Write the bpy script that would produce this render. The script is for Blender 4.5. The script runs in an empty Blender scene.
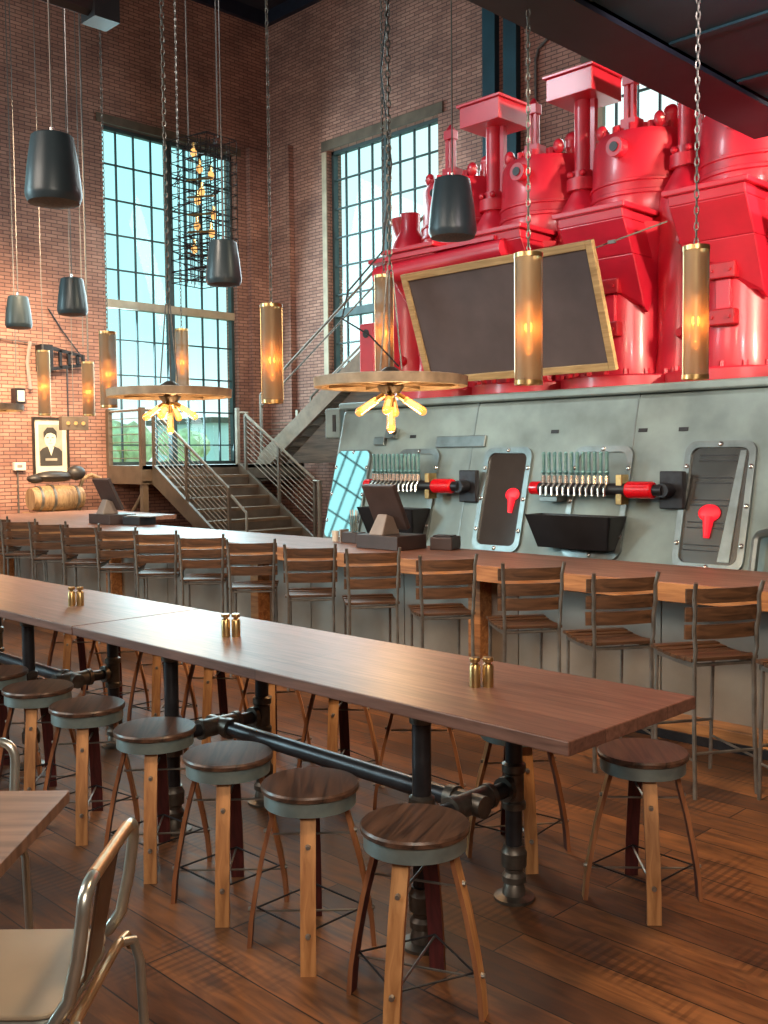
import bpy, bmesh, math, random
from mathutils import Vector, Matrix, Euler
random.seed(7)
C = bpy.context.scene.collection
PI = math.pi
def R(d): return math.radians(d)

# ------------------------------------------------------------------ materials
MATS = {}
def newmat(name):
    m = bpy.data.materials.new(name); m.use_nodes = True
    nt = m.node_tree; nt.nodes.clear()
    out = nt.nodes.new('ShaderNodeOutputMaterial')
    p = nt.nodes.new('ShaderNodeBsdfPrincipled')
    nt.links.new(p.outputs[0], out.inputs[0])
    MATS[name] = m
    return m, nt, p, out
def N(nt, t, **kw):
    n = nt.nodes.new(t)
    for k, v in kw.items():
        if k in n.inputs: n.inputs[k].default_value = v
        else: setattr(n, k, v)
    return n
def mapping(nt, scale=(1,1,1), rot=(0,0,0), coord='Object'):
    tc = nt.nodes.new('ShaderNodeTexCoord'); mp = nt.nodes.new('ShaderNodeMapping')
    mp.inputs['Scale'].default_value = scale; mp.inputs['Rotation'].default_value = rot
    nt.links.new(tc.outputs[coord], mp.inputs[0]); return mp
def ramp(nt, fac, stops):
    r = nt.nodes.new('ShaderNodeValToRGB'); e = r.color_ramp.elements
    while len(e) < len(stops): e.new(.5)
    for i, (p, c) in enumerate(stops):
        e[i].position = p; e[i].color = (*c, 1) if len(c) == 3 else c
    nt.links.new(fac, r.inputs[0]); return r
def plain(name, col, rough=.5, metal=0, var=.25, scale=6, bump=.0, emis=None, es=0, coat=0, spec=.5, stretch=(1,1,1)):
    m, nt, p, out = newmat(name)
    p.inputs['Roughness'].default_value = rough; p.inputs['Metallic'].default_value = metal
    p.inputs['Specular IOR Level'].default_value = spec
    if coat: p.inputs['Coat Weight'].default_value = coat; p.inputs['Coat Roughness'].default_value = .15
    mp = mapping(nt, stretch)
    n = N(nt, 'ShaderNodeTexNoise', Scale=scale, Detail=5)
    nt.links.new(mp.outputs[0], n.inputs['Vector'])
    d = tuple(c*(1-var) for c in col); l = tuple(min(1, c*(1+var)) for c in col)
    r = ramp(nt, n.outputs[0], [(.3, d), (.7, l)])
    nt.links.new(r.outputs[0], p.inputs['Base Color'])
    if bump:
        b = N(nt, 'ShaderNodeBump', Strength=bump, Distance=.01)
        nt.links.new(n.outputs[0], b.inputs['Height']); nt.links.new(b.outputs[0], p.inputs['Normal'])
    if emis:
        p.inputs['Emission Color'].default_value = (*emis, 1); p.inputs['Emission Strength'].default_value = es
    return m
def wood(name, c1, c2, axis='x', rough=.4, sc=1.0, coat=0):
    m, nt, p, out = newmat(name)
    st = {'x': (1.2, 14, 14), 'y': (14, 1.2, 14), 'z': (14, 14, 1.2)}[axis]
    mp = mapping(nt, tuple(s*sc for s in st))
    n = N(nt, 'ShaderNodeTexNoise', Scale=2.0, Detail=7, Distortion=.8)
    nt.links.new(mp.outputs[0], n.inputs['Vector'])
    r = ramp(nt, n.outputs[0], [(.32, c1), (.68, c2)])
    nt.links.new(r.outputs[0], p.inputs['Base Color'])
    p.inputs['Roughness'].default_value = rough
    if coat: p.inputs['Coat Weight'].default_value = coat; p.inputs['Coat Roughness'].default_value = .2
    b = N(nt, 'ShaderNodeBump', Strength=.25, Distance=.004)
    nt.links.new(n.outputs[0], b.inputs['Height']); nt.links.new(b.outputs[0], p.inputs['Normal'])
    return m
def brick(name, rot):
    m, nt, p, out = newmat(name)
    mp = mapping(nt, (1,1,1), rot)
    b = N(nt, 'ShaderNodeTexBrick', Scale=1.0)
    b.offset = .5; b.squash = 1
    b.inputs['Brick Width'].default_value = .20; b.inputs['Row Height'].default_value = .058
    b.inputs['Mortar Size'].default_value = .0075; b.inputs['Mortar Smooth'].default_value = .3
    b.inputs['Color1'].default_value = (.45,.25,.195,1); b.inputs['Color2'].default_value = (.32,.165,.130,1)
    b.inputs['Mortar'].default_value = (.13,.075,.070,1); b.inputs['Bias'].default_value = -.1
    nt.links.new(mp.outputs[0], b.inputs['Vector'])
    n = N(nt, 'ShaderNodeTexNoise', Scale=1.3, Detail=6)
    nt.links.new(mp.outputs[0], n.inputs['Vector'])
    r = ramp(nt, n.outputs[0], [(.3, (.66,.62,.62)), (.7, (1.15,1.1,1.05))])
    mx = N(nt, 'ShaderNodeMix', data_type='RGBA', blend_type='MULTIPLY')
    mx.inputs[0].default_value = 1
    nt.links.new(b.outputs[0], mx.inputs[6]); nt.links.new(r.outputs[0], mx.inputs[7])
    nt.links.new(mx.outputs[2], p.inputs['Base Color'])
    p.inputs['Roughness'].default_value = .85
    bp = N(nt, 'ShaderNodeBump', Strength=.6, Distance=.01); bp.invert = True
    nt.links.new(b.outputs[1], bp.inputs['Height']); nt.links.new(bp.outputs[0], p.inputs['Normal'])
    return m
def floor_mat():
    m, nt, p, out = newmat('floor_planks')
    mp = mapping(nt)
    b = N(nt, 'ShaderNodeTexBrick', Scale=1.0); b.offset = .37
    b.inputs['Brick Width'].default_value = 2.3; b.inputs['Row Height'].default_value = .19
    b.inputs['Mortar Size'].default_value = .0035; b.inputs['Mortar Smooth'].default_value = .2
    b.inputs['Color1'].default_value = (.26,.108,.038,1); b.inputs['Color2'].default_value = (.105,.042,.018,1)
    b.inputs['Mortar'].default_value = (.02,.01,.006,1)
    nt.links.new(mp.outputs[0], b.inputs['Vector'])
    mp2 = mapping(nt, (1.4, 9, 9))
    n = N(nt, 'ShaderNodeTexNoise', Scale=2.2, Detail=8, Distortion=1.2); nt.links.new(mp2.outputs[0], n.inputs['Vector'])
    r = ramp(nt, n.outputs[0], [(.28, (.38,.36,.36)), (.55, (.95,.95,.95)), (.8, (1.5,1.4,1.3))])
    mx = N(nt, 'ShaderNodeMix', data_type='RGBA', blend_type='MULTIPLY'); mx.inputs[0].default_value = 1
    nt.links.new(b.outputs[0], mx.inputs[6]); nt.links.new(r.outputs[0], mx.inputs[7])
    # large scuffed areas
    n3 = N(nt, 'ShaderNodeTexNoise', Scale=.9, Detail=4); nt.links.new(mp.outputs[0], n3.inputs['Vector'])
    r3 = ramp(nt, n3.outputs[0], [(.38, (.42,.40,.42)), (.6, (1.15,1.1,1.05))])
    mx2 = N(nt, 'ShaderNodeMix', data_type='RGBA', blend_type='MULTIPLY'); mx2.inputs[0].default_value = .9
    nt.links.new(mx.outputs[2], mx2.inputs[6]); nt.links.new(r3.outputs[0], mx2.inputs[7])
    # circular saw marks
    mp4 = mapping(nt, (1.0, .35, 1))
    w = N(nt, 'ShaderNodeTexWave', wave_type='BANDS', Scale=8.0, Distortion=5.0, Detail=1)
    w.inputs['Detail Scale'].default_value = .35
    nt.links.new(mp4.outputs[0], w.inputs['Vector'])
    n5 = N(nt, 'ShaderNodeTexNoise', Scale=2.1, Detail=2); nt.links.new(mp.outputs[0], n5.inputs['Vector'])
    r5 = ramp(nt, n5.outputs[0], [(.53, (0,0,0)), (.62, (.55,.55,.55))])
    r4 = ramp(nt, w.outputs[1], [(.25, (.35,.32,.32)), (.6, (1,1,1))])
    mx3 = N(nt, 'ShaderNodeMix', data_type='RGBA', blend_type='MULTIPLY')
    nt.links.new(r5.outputs[0], mx3.inputs[0]); nt.links.new(mx2.outputs[2], mx3.inputs[6]); nt.links.new(r4.outputs[0], mx3.inputs[7])
    nt.links.new(mx3.outputs[2], p.inputs['Base Color'])
    rr = N(nt, 'ShaderNodeMapRange'); rr.inputs[3].default_value = .42; rr.inputs[4].default_value = .72
    nt.links.new(n.outputs[0], rr.inputs[0]); nt.links.new(rr.outputs[0], p.inputs['Roughness'])
    bp = N(nt, 'ShaderNodeBump', Strength=.35, Distance=.006); bp.invert = True
    nt.links.new(b.outputs[1], bp.inputs['Height']); nt.links.new(bp.outputs[0], p.inputs['Normal'])
    return m
def tabletop_mat(name, c1, c2, off=0):
    m, nt, p, out = newmat(name)
    mp = mapping(nt)
    b = N(nt, 'ShaderNodeTexBrick', Scale=1.0); b.offset = 0
    b.inputs['Brick Width'].default_value = 30; b.inputs['Row Height'].default_value = .2
    b.inputs['Mortar Size'].default_value = .0012
    b.inputs['Color1'].default_value = (*c1,1); b.inputs['Color2'].default_value = (*c2,1); b.inputs['Mortar'].default_value = (.03,.014,.01,1)
    nt.links.new(mp.outputs[0], b.inputs['Vector'])
    mp2 = mapping(nt, (.9, 13, 13))
    n = N(nt, 'ShaderNodeTexNoise', Scale=2.4, Detail=8, Distortion=1.5); nt.links.new(mp2.outputs[0], n.inputs['Vector'])
    r = ramp(nt, n.outputs[0], [(.3, (.55,.52,.5)), (.6, (1,1,1)), (.8, (1.3,1.3,1.3))])
    mx = N(nt, 'ShaderNodeMix', data_type='RGBA', blend_type='MULTIPLY'); mx.inputs[0].default_value = 1
    nt.links.new(b.outputs[0], mx.inputs[6]); nt.links.new(r.outputs[0], mx.inputs[7])
    nt.links.new(mx.outputs[2], p.inputs['Base Color'])
    p.inputs['Roughness'].default_value = .42
    bp = N(nt, 'ShaderNodeBump', Strength=.15, Distance=.003)
    nt.links.new(n.outputs[0], bp.inputs['Height']); nt.links.new(bp.outputs[0], p.inputs['Normal'])
    return m
def emission(name, col, s):
    m, nt, p, out = newmat(name)
    nt.nodes.remove(p); e = N(nt, 'ShaderNodeEmission', Strength=s); e.inputs[0].default_value = (*col, 1)
    nt.links.new(e.outputs[0], out.inputs[0]); return m
def glassy(name, tint, rough=.02, mixf=.12):
    m, nt, p, out = newmat(name)
    nt.nodes.remove(p)
    t = N(nt, 'ShaderNodeBsdfTransparent'); t.inputs[0].default_value = (*tint, 1)
    g = N(nt, 'ShaderNodeBsdfGlossy', Roughness=rough)
    x = N(nt, 'ShaderNodeMixShader'); x.inputs[0].default_value = mixf
    nt.links.new(t.outputs[0], x.inputs[1]); nt.links.new(g.outputs[0], x.inputs[2]); nt.links.new(x.outputs[0], out.inputs[0])
    return m
def mesh_metal(name, col, alpha):
    m, nt, p, out = newmat(name)
    p.inputs['Base Color'].default_value = (*col, 1); p.inputs['Roughness'].default_value = .5; p.inputs['Metallic'].default_value = .25
    t = N(nt, 'ShaderNodeBsdfTransparent')
    x = N(nt, 'ShaderNodeMixShader'); x.inputs[0].default_value = alpha
    nt.links.new(t.outputs[0], x.inputs[1]); nt.links.new(p.outputs[0], x.inputs[2]); nt.links.new(x.outputs[0], out.inputs[0])
    return m

M_brickL = brick('brick_left', (0, R(90), 0))     # replaced below with proper axes
def brick_axes(name, axis):
    m = brick(name, (0,0,0)); nt = m.node_tree
    mp = [n for n in nt.nodes if n.type == 'MAPPING'][0]
    tc = [n for n in nt.nodes if n.type == 'TEX_COORD'][0]
    s = N(nt, 'ShaderNodeSeparateXYZ'); c = N(nt, 'ShaderNodeCombineXYZ')
    nt.links.new(tc.outputs['Object'], s.inputs[0])
    add = N(nt, 'ShaderNodeMath', operation='ADD')
    nt.links.new(s.outputs[0], add.inputs[0]); nt.links.new(s.outputs[1], add.inputs[1])
    nt.links.new(add.outputs[0], c.inputs[0]); nt.links.new(s.outputs[2], c.inputs[1])
    nt.links.new(c.outputs[0], mp.inputs[0])
    return m
bpy.data.materials.remove(M_brickL)
M_brick = brick_axes('brick', 0)
M_floor = floor_mat()
M_top = tabletop_mat('table_planks', (.20,.098,.070), (.145,.070,.052))
M_staveedge = wood('stave_edge', (.16,.055,.025), (.36,.15,.065), 'z', .5)
M_topend = plain('table_small_top', (.20,.12,.085), .4, var=.35, scale=3, stretch=(1,9,1))
M_bartop = tabletop_mat('bar_planks', (.34,.17,.12), (.27,.125,.085))
M_barfascia = wood('bar_fascia', (.23,.088,.03), (.50,.23,.085), 'x', .45)
M_seatwood = wood('seat_wood', (.014,.010,.009), (.12,.062,.040), 'x', .33, 1.0)
M_stave = wood('stave_wood', (.30,.13,.045), (.56,.28,.11), 'z', .5)
M_wine = wood('stave_wine_side', (.035,.006,.007), (.11,.02,.02), 'z', .5)
M_slat = wood('chair_slat', (.035,.018,.010), (.14,.068,.034), 'x', .42, 1.3)
M_band = plain('galvanised_band', (.27,.36,.37), .38, .7, .25, 9)
M_steel = plain('raw_steel', (.27,.26,.24), .42, .85, .3, 12)
M_dark = plain('black_iron', (.035,.036,.042), .34, .55, .3, 12)
M_fitting = plain('cast_fitting', (.12,.105,.09), .42, .75, .35, 16)
M_chrome = plain('bright_bolt', (.62,.62,.60), .25, .9, .1)
M_brass = plain('brass', (.55,.38,.17), .28, .95, .2, 14)
M_brassmesh = mesh_metal('brass_mesh', (.20,.135,.07), .74)
M_red = plain('red_enamel', (.56,.008,.030), .42, 0, .13, 3.0, spec=.8, coat=.35)
M_reddark = plain('red_enamel_worn', (.42,.01,.018), .4, 0, .25, 6)
M_casing = plain('grey_casing', (.225,.29,.285), .46, .2, .30, 2.4, bump=.05)
M_barpanel = plain('bar_front_panel', (.30,.28,.25), .45, .35, .22, 2.2)
M_porth = plain('porthole_frame', (.22,.25,.25), .32, .75, .2, 8)
M_mirror = plain('mirror_glass', (.80,.88,.88), .03, 1, .01)
M_darkglass = plain('smoked_glass', (.045,.038,.034), .05, .0, .15, 3, spec=1.0)
M_speaker = plain('speaker_shell', (.035,.055,.068), .36, .1, .12)
M_speakergrille = plain('speaker_grille', (.10,.09,.10), .7, .2, .3, 60)
M_board = plain('blackboard', (.085,.066,.068), .75, 0, .15, 3)
M_goldframe = wood('gold_wood_frame', (.30,.19,.08), (.52,.36,.17), 'x', .45)
M_frame = plain('window_steel', (.045,.070,.075), .5, .2, .2)
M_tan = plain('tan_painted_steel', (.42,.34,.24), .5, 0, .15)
M_stair = plain('stair_steel', (.13,.098,.072), .5, .15, .25, 4)
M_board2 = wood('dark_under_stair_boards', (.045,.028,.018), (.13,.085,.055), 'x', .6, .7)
M_tread = wood('stair_tread', (.10,.055,.03), (.26,.16,.09), 'y', .5)
M_rail = plain('rail_steel', (.25,.195,.145), .4, .3, .2, 8)
M_ceiling = plain('dark_ceiling', (.020,.015,.022), .8, 0, .2, 2)
M_deck = plain('mezzanine_deck', (.014,.052,.075), .6, .2, .3, 1.5)
M_deckbeam = plain('mezzanine_beam', (.016,.020,.036), .5, .1, .2)
M_wire = plain('grey_cable', (.15,.135,.125), .5, .5, .2)
M_chain = plain('chain_steel', (.16,.16,.15), .5, .5, .3, 30)
M_rim = plain('wheel_rim_wood', (.34,.27,.19), .6, 0, .3, 10)
M_bulb = emission('amber_bulb', (1.0,.50,.15), 1.35)
M_fil = emission('filament', (1.0,.60,.20), 2.2)
M_glass = glassy('window_glass', (.97,.99,.99), .02, .02)
M_clear = glassy('clear_glass', (.85,.9,.9), .03, .25)
M_black = plain('black_plastic', (.018,.017,.02), .4, 0, .2)
M_brownplastic = plain('brown_grey_plastic', (.05,.036,.036), .42, 0, .2)
M_greyplastic = plain('grey_plastic', (.28,.24,.22), .45, 0, .15)
M_tapcyan = plain('tap_handle_teal', (.20,.42,.44), .3, .6, .2, 20)
M_redcap = plain('glossy_red_cap', (.75,.006,.015), .22, 0, .1, coat=.5)
M_redglow = plain('red_reflection', (.7,.01,.02), .4, emis=(1,.02,.04), es=.7)  # red reflection in the panes, imitated by a glowing colour
M_white = plain('off_white', (.70,.66,.58), .6, 0, .1)
M_paper = plain('aged_paper', (.72,.66,.50), .7, 0, .08)
M_ink = plain('charcoal_ink', (.045,.04,.035), .8, 0, .2)
M_midink = plain('grey_ink', (.36,.32,.25), .8, 0, .15)
M_frameblk = plain('black_picture_frame', (.03,.022,.018), .35)
M_chairmetal = plain('silver_tube', (.52,.54,.50), .28, .85, .12, 10)
M_chairgold = plain('tube_warm_tone', (.50,.33,.18), .3, .8, .3, 8)  # warmer golden tone for the top and rear rails
M_seatcream = plain('cream_seat', (.46,.38,.28), .34, .25, .15, 2)
M_backbrown = plain('brown_back_plate', (.10,.055,.035), .4, .3, .3, 5)
M_barrel = wood('barrel_wood', (.20,.12,.06), (.45,.30,.16), 'z', .5)
M_leather = plain('black_leather', (.03,.026,.024), .4)
M_grass = plain('outside_ground', (.62,.62,.45), .9, 0, .3, .3)
M_leaf = plain('tree_leaves', (.92,.72,.42), .8, 0, .4, 2)
M_building = plain('pale_building_wall', (.80,.82,.80), .8, 0, .1, .5)
M_pole = plain('pale_pole', (.50,.55,.55), .6)

# ------------------------------------------------------------------ mesh helpers
class MB:
    def __init__(s): s.bm = bmesh.new(); s.mi = 0
    def _set(s, faces):
        for f in faces: f.material_index = s.mi
    def box(s, c, d, rot=None):
        g = bmesh.ops.create_cube(s.bm, size=1)['verts']
        mt = Matrix.Translation(Vector(c)) @ ((rot if isinstance(rot, Matrix) else Euler(rot).to_matrix().to_4x4()) if rot else Matrix()) @ Matrix.Diagonal((*d, 1))
        bmesh.ops.transform(s.bm, matrix=mt, verts=g)
        s._set({f for v in g for f in v.link_faces}); return s
    def bb(s, x0, x1, y0, y1, z0, z1): return s.box(((x0+x1)/2, (y0+y1)/2, (z0+z1)/2), (abs(x1-x0), abs(y1-y0), abs(z1-z0)))
    def cyl(s, a, b, r, r2=None, n=12, caps=True):
        a = Vector(a); b = Vector(b); d = b-a
        q = d.to_track_quat('Z', 'Y').to_matrix().to_4x4()
        g = bmesh.ops.create_cone(s.bm, cap_ends=caps, segments=n, radius1=r, radius2=r if r2 is None else r2, depth=d.length)['verts']
        bmesh.ops.transform(s.bm, matrix=Matrix.Translation((a+b)/2) @ q, verts=g)
        s._set({f for v in g for f in v.link_faces}); return s
    def tube(s, pts, r, n=8, closed=False):
        pts = [Vector(p) for p in pts]; rings = []
        L = len(pts); prev = None
        for i, p in enumerate(pts):
            if closed: t = (pts[(i+1) % L]-pts[i-1])
            else: t = (pts[min(i+1, L-1)]-pts[max(i-1, 0)])
            t.normalize()
            if prev is None:
                u = t.cross(Vector((0,0,1)));
                if u.length < 1e-3: u = t.cross(Vector((0,1,0)))
            else: u = prev - t*prev.dot(t)
            u.normalize(); prev = u; w = t.cross(u)
            rings.append([s.bm.verts.new(p+(u*math.cos(2*PI*k/n)+w*math.sin(2*PI*k/n))*r) for k in range(n)])
        fs = []
        for i in range(L if closed else L-1):
            A = rings[i]; B = rings[(i+1) % L]
            for k in range(n): fs.append(s.bm.faces.new((A[k], A[(k+1) % n], B[(k+1) % n], B[k])))
        if not closed: fs.append(s.bm.faces.new(rings[0][::-1])); fs.append(s.bm.faces.new(rings[-1]))
        s._set(fs); return s
    def lathe(s, prof, c=(0,0,0), n=24, closed=False):
        c = Vector(c); rings = []
        for r, z in prof:
            rings.append([s.bm.verts.new(c+Vector((r*math.cos(2*PI*k/n), r*math.sin(2*PI*k/n), z))) for k in range(n)] if r > 1e-5 else [s.bm.verts.new(c+Vector((0,0,z)))])
        prs = list(zip(rings, rings[1:]+[rings[0]])) if closed else list(zip(rings, rings[1:]))
        fs = []
        for A, B in prs:
            for k in range(n):
                a0, a1 = A[k % len(A)], A[(k+1) % len(A)]; b0, b1 = B[k % len(B)], B[(k+1) % len(B)]
                vs = []
                for v in (a0, a1, b1, b0):
                    if v not in vs: vs.append(v)
                if len(vs) > 2: fs.append(s.bm.faces.new(vs))
        s._set(fs); return s
    def prism(s, poly, a, b, axis='y'):
        # poly: 2D points; axis: extrusion axis, from a to b
        def P(u, v, w): return {'y': (u, w, v), 'x': (w, u, v), 'z': (u, v, w)}[axis]
        A = [s.bm.verts.new(P(u, v, a)) for u, v in poly]; B = [s.bm.verts.new(P(u, v, b)) for u, v in poly]
        fs = [s.bm.faces.new(A), s.bm.faces.new(B[::-1])]
        n = len(poly)
        for i in range(n): fs.append(s.bm.faces.new((A[i], B[i], B[(i+1) % n], A[(i+1) % n])))
        s._set(fs); return s
    def hexa(s, v8):
        v = [s.bm.verts.new(p) for p in v8]
        fs = [s.bm.faces.new([v[i] for i in q]) for q in ((0,1,2,3), (7,6,5,4), (0,4,5,1), (1,5,6,2), (2,6,7,3), (3,7,4,0))]
        s._set(fs); return s
    def sphere(s, c, r, u=10, v=8, sc=(1,1,1)):
        g = bmesh.ops.create_uvsphere(s.bm, u_segments=u, v_segments=v, radius=r)['verts']
        bmesh.ops.transform(s.bm, matrix=Matrix.Translation(Vector(c)) @ Matrix.Diagonal((*sc, 1)), verts=g)
        s._set({f for q in g for f in q.link_faces}); return s
    def torus(s, c, R1, r, rot=None, n=16, m=6, sc=(1,1,1)):
        mt = Matrix.Translation(Vector(c)) @ (rot if rot else Matrix()) @ Matrix.Diagonal((*sc, 1))
        return s.tube([mt @ Vector((R1*math.cos(2*PI*k/n), R1*math.sin(2*PI*k/n), 0)) for k in range(n)], r, m, True)
    def build(s, name, mats, parent=None, smooth=True, bevel=0, angle=35):
        bmesh.ops.recalc_face_normals(s.bm, faces=s.bm.faces)
        me = bpy.data.meshes.new(name); s.bm.to_mesh(me); s.bm.free()
        for m in (mats if isinstance(mats, (list, tuple)) else [mats]): me.materials.append(m)
        o = bpy.data.objects.new(name, me); C.objects.link(o)
        if smooth:
            me.polygons.foreach_set('use_smooth', [True]*len(me.polygons))
            try: me.set_sharp_from_angle(angle=R(angle))
            except Exception: pass
        if bevel:
            b = o.modifiers.new('bevel', 'BEVEL'); b.width = bevel; b.segments = 2; b.limit_method = 'ANGLE'; b.angle_limit = R(40)
        if parent: o.parent = parent
        return o
def tag(o, label, cat, group=None):
    o['label'] = label; o['category'] = cat
    if group: o['group'] = group
    return o
def thing(name, label, cat, loc=(0,0,0), rz=0, group=None):
    o = bpy.data.objects.new(name, None); C.objects.link(o); o.empty_display_size = .1
    o.location = loc; o.rotation_euler = (0, 0, rz)
    return tag(o, label, cat, group)
def struct(o): o['kind'] = 'structure'; return o
def copy_tree(o, parent=None, loc=None, rz=None, label=None):
    c = o.copy(); C.objects.link(c)
    if parent: c.parent = parent
    if loc is not None: c.location = loc
    if rz is not None: c.rotation_euler = (0, 0, rz)
    if label: c['label'] = label
    for ch in list(KIDS.get(o.name, [])): copy_tree(ch, c)
    return c
KIDS = {}
def index_kids():
    KIDS.clear()
    for o in list(C.objects):
        if o.parent: KIDS.setdefault(o.parent.name, []).append(o)
ORD = ['', 'second', 'third', 'fourth', 'fifth', 'sixth', 'seventh', 'eighth', 'ninth', 'tenth', 'eleventh', 'twelfth', 'thirteenth', 'fourteenth', 'fifteenth', 'sixteenth']

# ------------------------------------------------------------------ camera (eye 1.85 m)
yaw, pit, rol = R(-45.017), R(-3.230), R(-.5426)
F = Vector((math.sin(yaw)*math.cos(pit), math.cos(yaw)*math.cos(pit), math.sin(pit)))
rv = F.cross(Vector((0,0,1))).normalized(); uv = rv.cross(F)
r2 = math.cos(rol)*rv+math.sin(rol)*uv; u2 = -math.sin(rol)*rv+math.cos(rol)*uv
cd = bpy.data.cameras.new('camera'); cam = bpy.data.objects.new('camera', cd); C.objects.link(cam)
mw = Matrix.Identity(4)
for i in range(3): mw[i][0] = r2[i]; mw[i][1] = u2[i]; mw[i][2] = -F[i]
mw[0][3], mw[1][3], mw[2][3] = 0, 0, 1.85
cam.matrix_world = mw
cd.sensor_fit = 'HORIZONTAL'; cd.sensor_width = 36; cd.lens = 1002.84/768*36
cd.clip_end = 500
bpy.context.scene.camera = cam
# ------------------------------------------------------------------ room shell
XL, YR, ZC = -15.3, 12.25, 10.2
struct(MB().bb(XL-.3, 3.5, -8, YR+.3, -.1, 0).build('floor', M_floor, smooth=False))
def holed_wall(name, axis, pos, thick, a0, a1, z0, z1, holes):
    us = sorted({a0, a1, *[h[0] for h in holes], *[h[1] for h in holes]})
    zs = sorted({z0, z1, *[h[2] for h in holes], *[h[3] for h in holes]})
    mb = MB()
    for i in range(len(us)-1):
        run = None
        for j in range(len(zs)-1):
            uc, zc = (us[i]+us[i+1])/2, (zs[j]+zs[j+1])/2
            if any(h[0] < uc < h[1] and h[2] < zc < h[3] for h in holes): continue
            if axis == 'x': mb.bb(pos, pos+thick, us[i], us[i+1], zs[j], zs[j+1])
            else: mb.bb(us[i], us[i+1], pos, pos+thick, zs[j], zs[j+1])
    bmesh.ops.remove_doubles(mb.bm, verts=mb.bm.verts, dist=1e-4)
    return struct(mb.build(name, M_brick, smooth=False))
W1 = (8.74, 11.47, 1.72, 7.42); W0 = (1.05, 3.75, 1.72, 7.42); W5 = (-6.7, -4.0, 1.72, 7.42)
W2 = (-13.62, -10.95, 1.9, 7.30); W3 = (-8.10, -5.4, 1.9, 7.30)
holed_wall('wall_left', 'x', XL, -.35, -8, YR+.35, 0, ZC, [W1, W0, W5])
holed_wall('wall_right', 'y', YR, .35, XL, 3.5, 0, ZC, [W2, W3])
holed_wall('wall_back', 'y', -8, -.3, XL-.3, 3.5, 0, ZC, [])
holed_wall('wall_near', 'x', 3.5, .3, -8.3, YR+.35, 0, ZC, [])
struct(MB().bb(XL-.3, 3.5, -8, YR+.3, ZC, ZC+.15).build('ceiling', M_ceiling, smooth=False))
# corner pilasters, crown bands
struct(MB().bb(XL, XL+.12, 11.72, YR-.001, 0, 7.6).build('trim_1', M_brick, smooth=False))
struct(MB().bb(XL+.121, XL+.75, YR-.12, YR, 0, 7.6).build('trim_2', M_brick, smooth=False))
struct(MB().bb(XL+.001, 3.4, YR-.10, YR, 9.95, 10.19).build('trim_3', M_deckbeam, smooth=False))
struct(MB().bb(XL, XL+.10, -7.9, YR-.11, 9.95, 10.19).build('trim_4', M_deckbeam, smooth=False))

def window(idx, axis, pos, a0, a1, z0, z1, zt, cols, rows_up, zl, lintel_mat):
    """steel factory window: plane at pos, glass .18 m inside the opening"""
    sgn = -1 if axis == 'x' else 1
    g = pos+sgn*.16
    def B(mb, u0, u1, w0, w1, zz0, zz1):
        if axis == 'x': mb.bb(g+w0, g+w1, u0, u1, zz0, zz1)
        else: mb.bb(u0, u1, g+w0, g+w1, zz0, zz1)
    root = struct(thing('window_%d' % idx, 'tall steel factory window', 'window'))
    del root['label'], root['category']
    fr = MB()
    B(fr, a0, a0+.06, -.05, .05, z0, z1); B(fr, a1-.06, a1, -.05, .05, z0, z1)
    B(fr, a0, a1, -.05, .05, z1-.06, z1); B(fr, a0, a1, -.05, .05, z0, z0+.06)
    am = (a0+a1)/2
    B(fr, am-.055, am+.055, -.06, .06, z0, z1)
    fr.build('window_frame', M_frame, root, False)
    tr = MB(); B(tr, a0, a1, -.07, .07, zt-.07, zt+.07); tr.build('transom', M_tan if idx == 1 else M_frame, root, False)
    mu = MB(); t = .012
    for s0, s1 in ((a0, am), (am, a1)):
        for k in range(1, cols):
            u = s0+(s1-s0)*k/cols; B(mu, u-t, u+t, -.02, .02, z0, z1)
    for zz in rows_up+zl: B(mu, a0, a1, -.022, .022, zz-t, zz+t)
    mu.build('muntin', M_frame, root, False)
    gl = MB(); B(gl, a0, a1, -.004, .004, z0, z1); gl.build('pane', M_glass, root, False)
    li = MB()
    if axis == 'x': li.bb(pos, pos+.03, a0-.1, a1+.12, z1, z1+.14)
    else: li.bb(a0-.12, a1+.12, pos-.03, pos, z1, z1+.17)
    li.build('lintel', lintel_mat, root, False)
    si = MB()
    if axis == 'x': si.bb(pos-.15, pos+.03, a0, a1, z0-.05, z0)
    else: si.bb(a0, a1, pos-.03, pos+.15, z0-.05, z0)
    si.build('window_sill', M_tan, root, False)
    return root
ru = [4.47+.585*k for k in range(1, 5)]; rl = [4.47-.60*k for k in range(1, 5)]
window(1, 'x', XL, *W1, 4.47, 4, ru, rl, M_stair)
window(3, 'x', XL, *W0, 2.5, 4, [2.5+.6*k for k in range(1, 9)], [], M_stair)
window(5, 'x', XL, *W5, 4.47, 4, ru, rl, M_stair)  # unseen window, added to bring in cool light
ru2 = [7.30-.51*k for k in range(1, 6)]; rl2 = [4.4-.52*k for k in range(1, 5)]
window(2, 'y', YR, *W2, 4.42, 4, ru2, rl2, M_stair)
window(4, 'y', YR, *W3, 4.42, 4, ru2, rl2, M_stair)
# tan strips: sunlight on the window jambs put into their colour
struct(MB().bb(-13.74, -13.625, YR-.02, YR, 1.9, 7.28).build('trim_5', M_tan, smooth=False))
struct(MB().bb(-7.99, -7.90, YR+.02, YR+.10, 1.9, 7.28).build('trim_6', M_tan, smooth=False))
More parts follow.
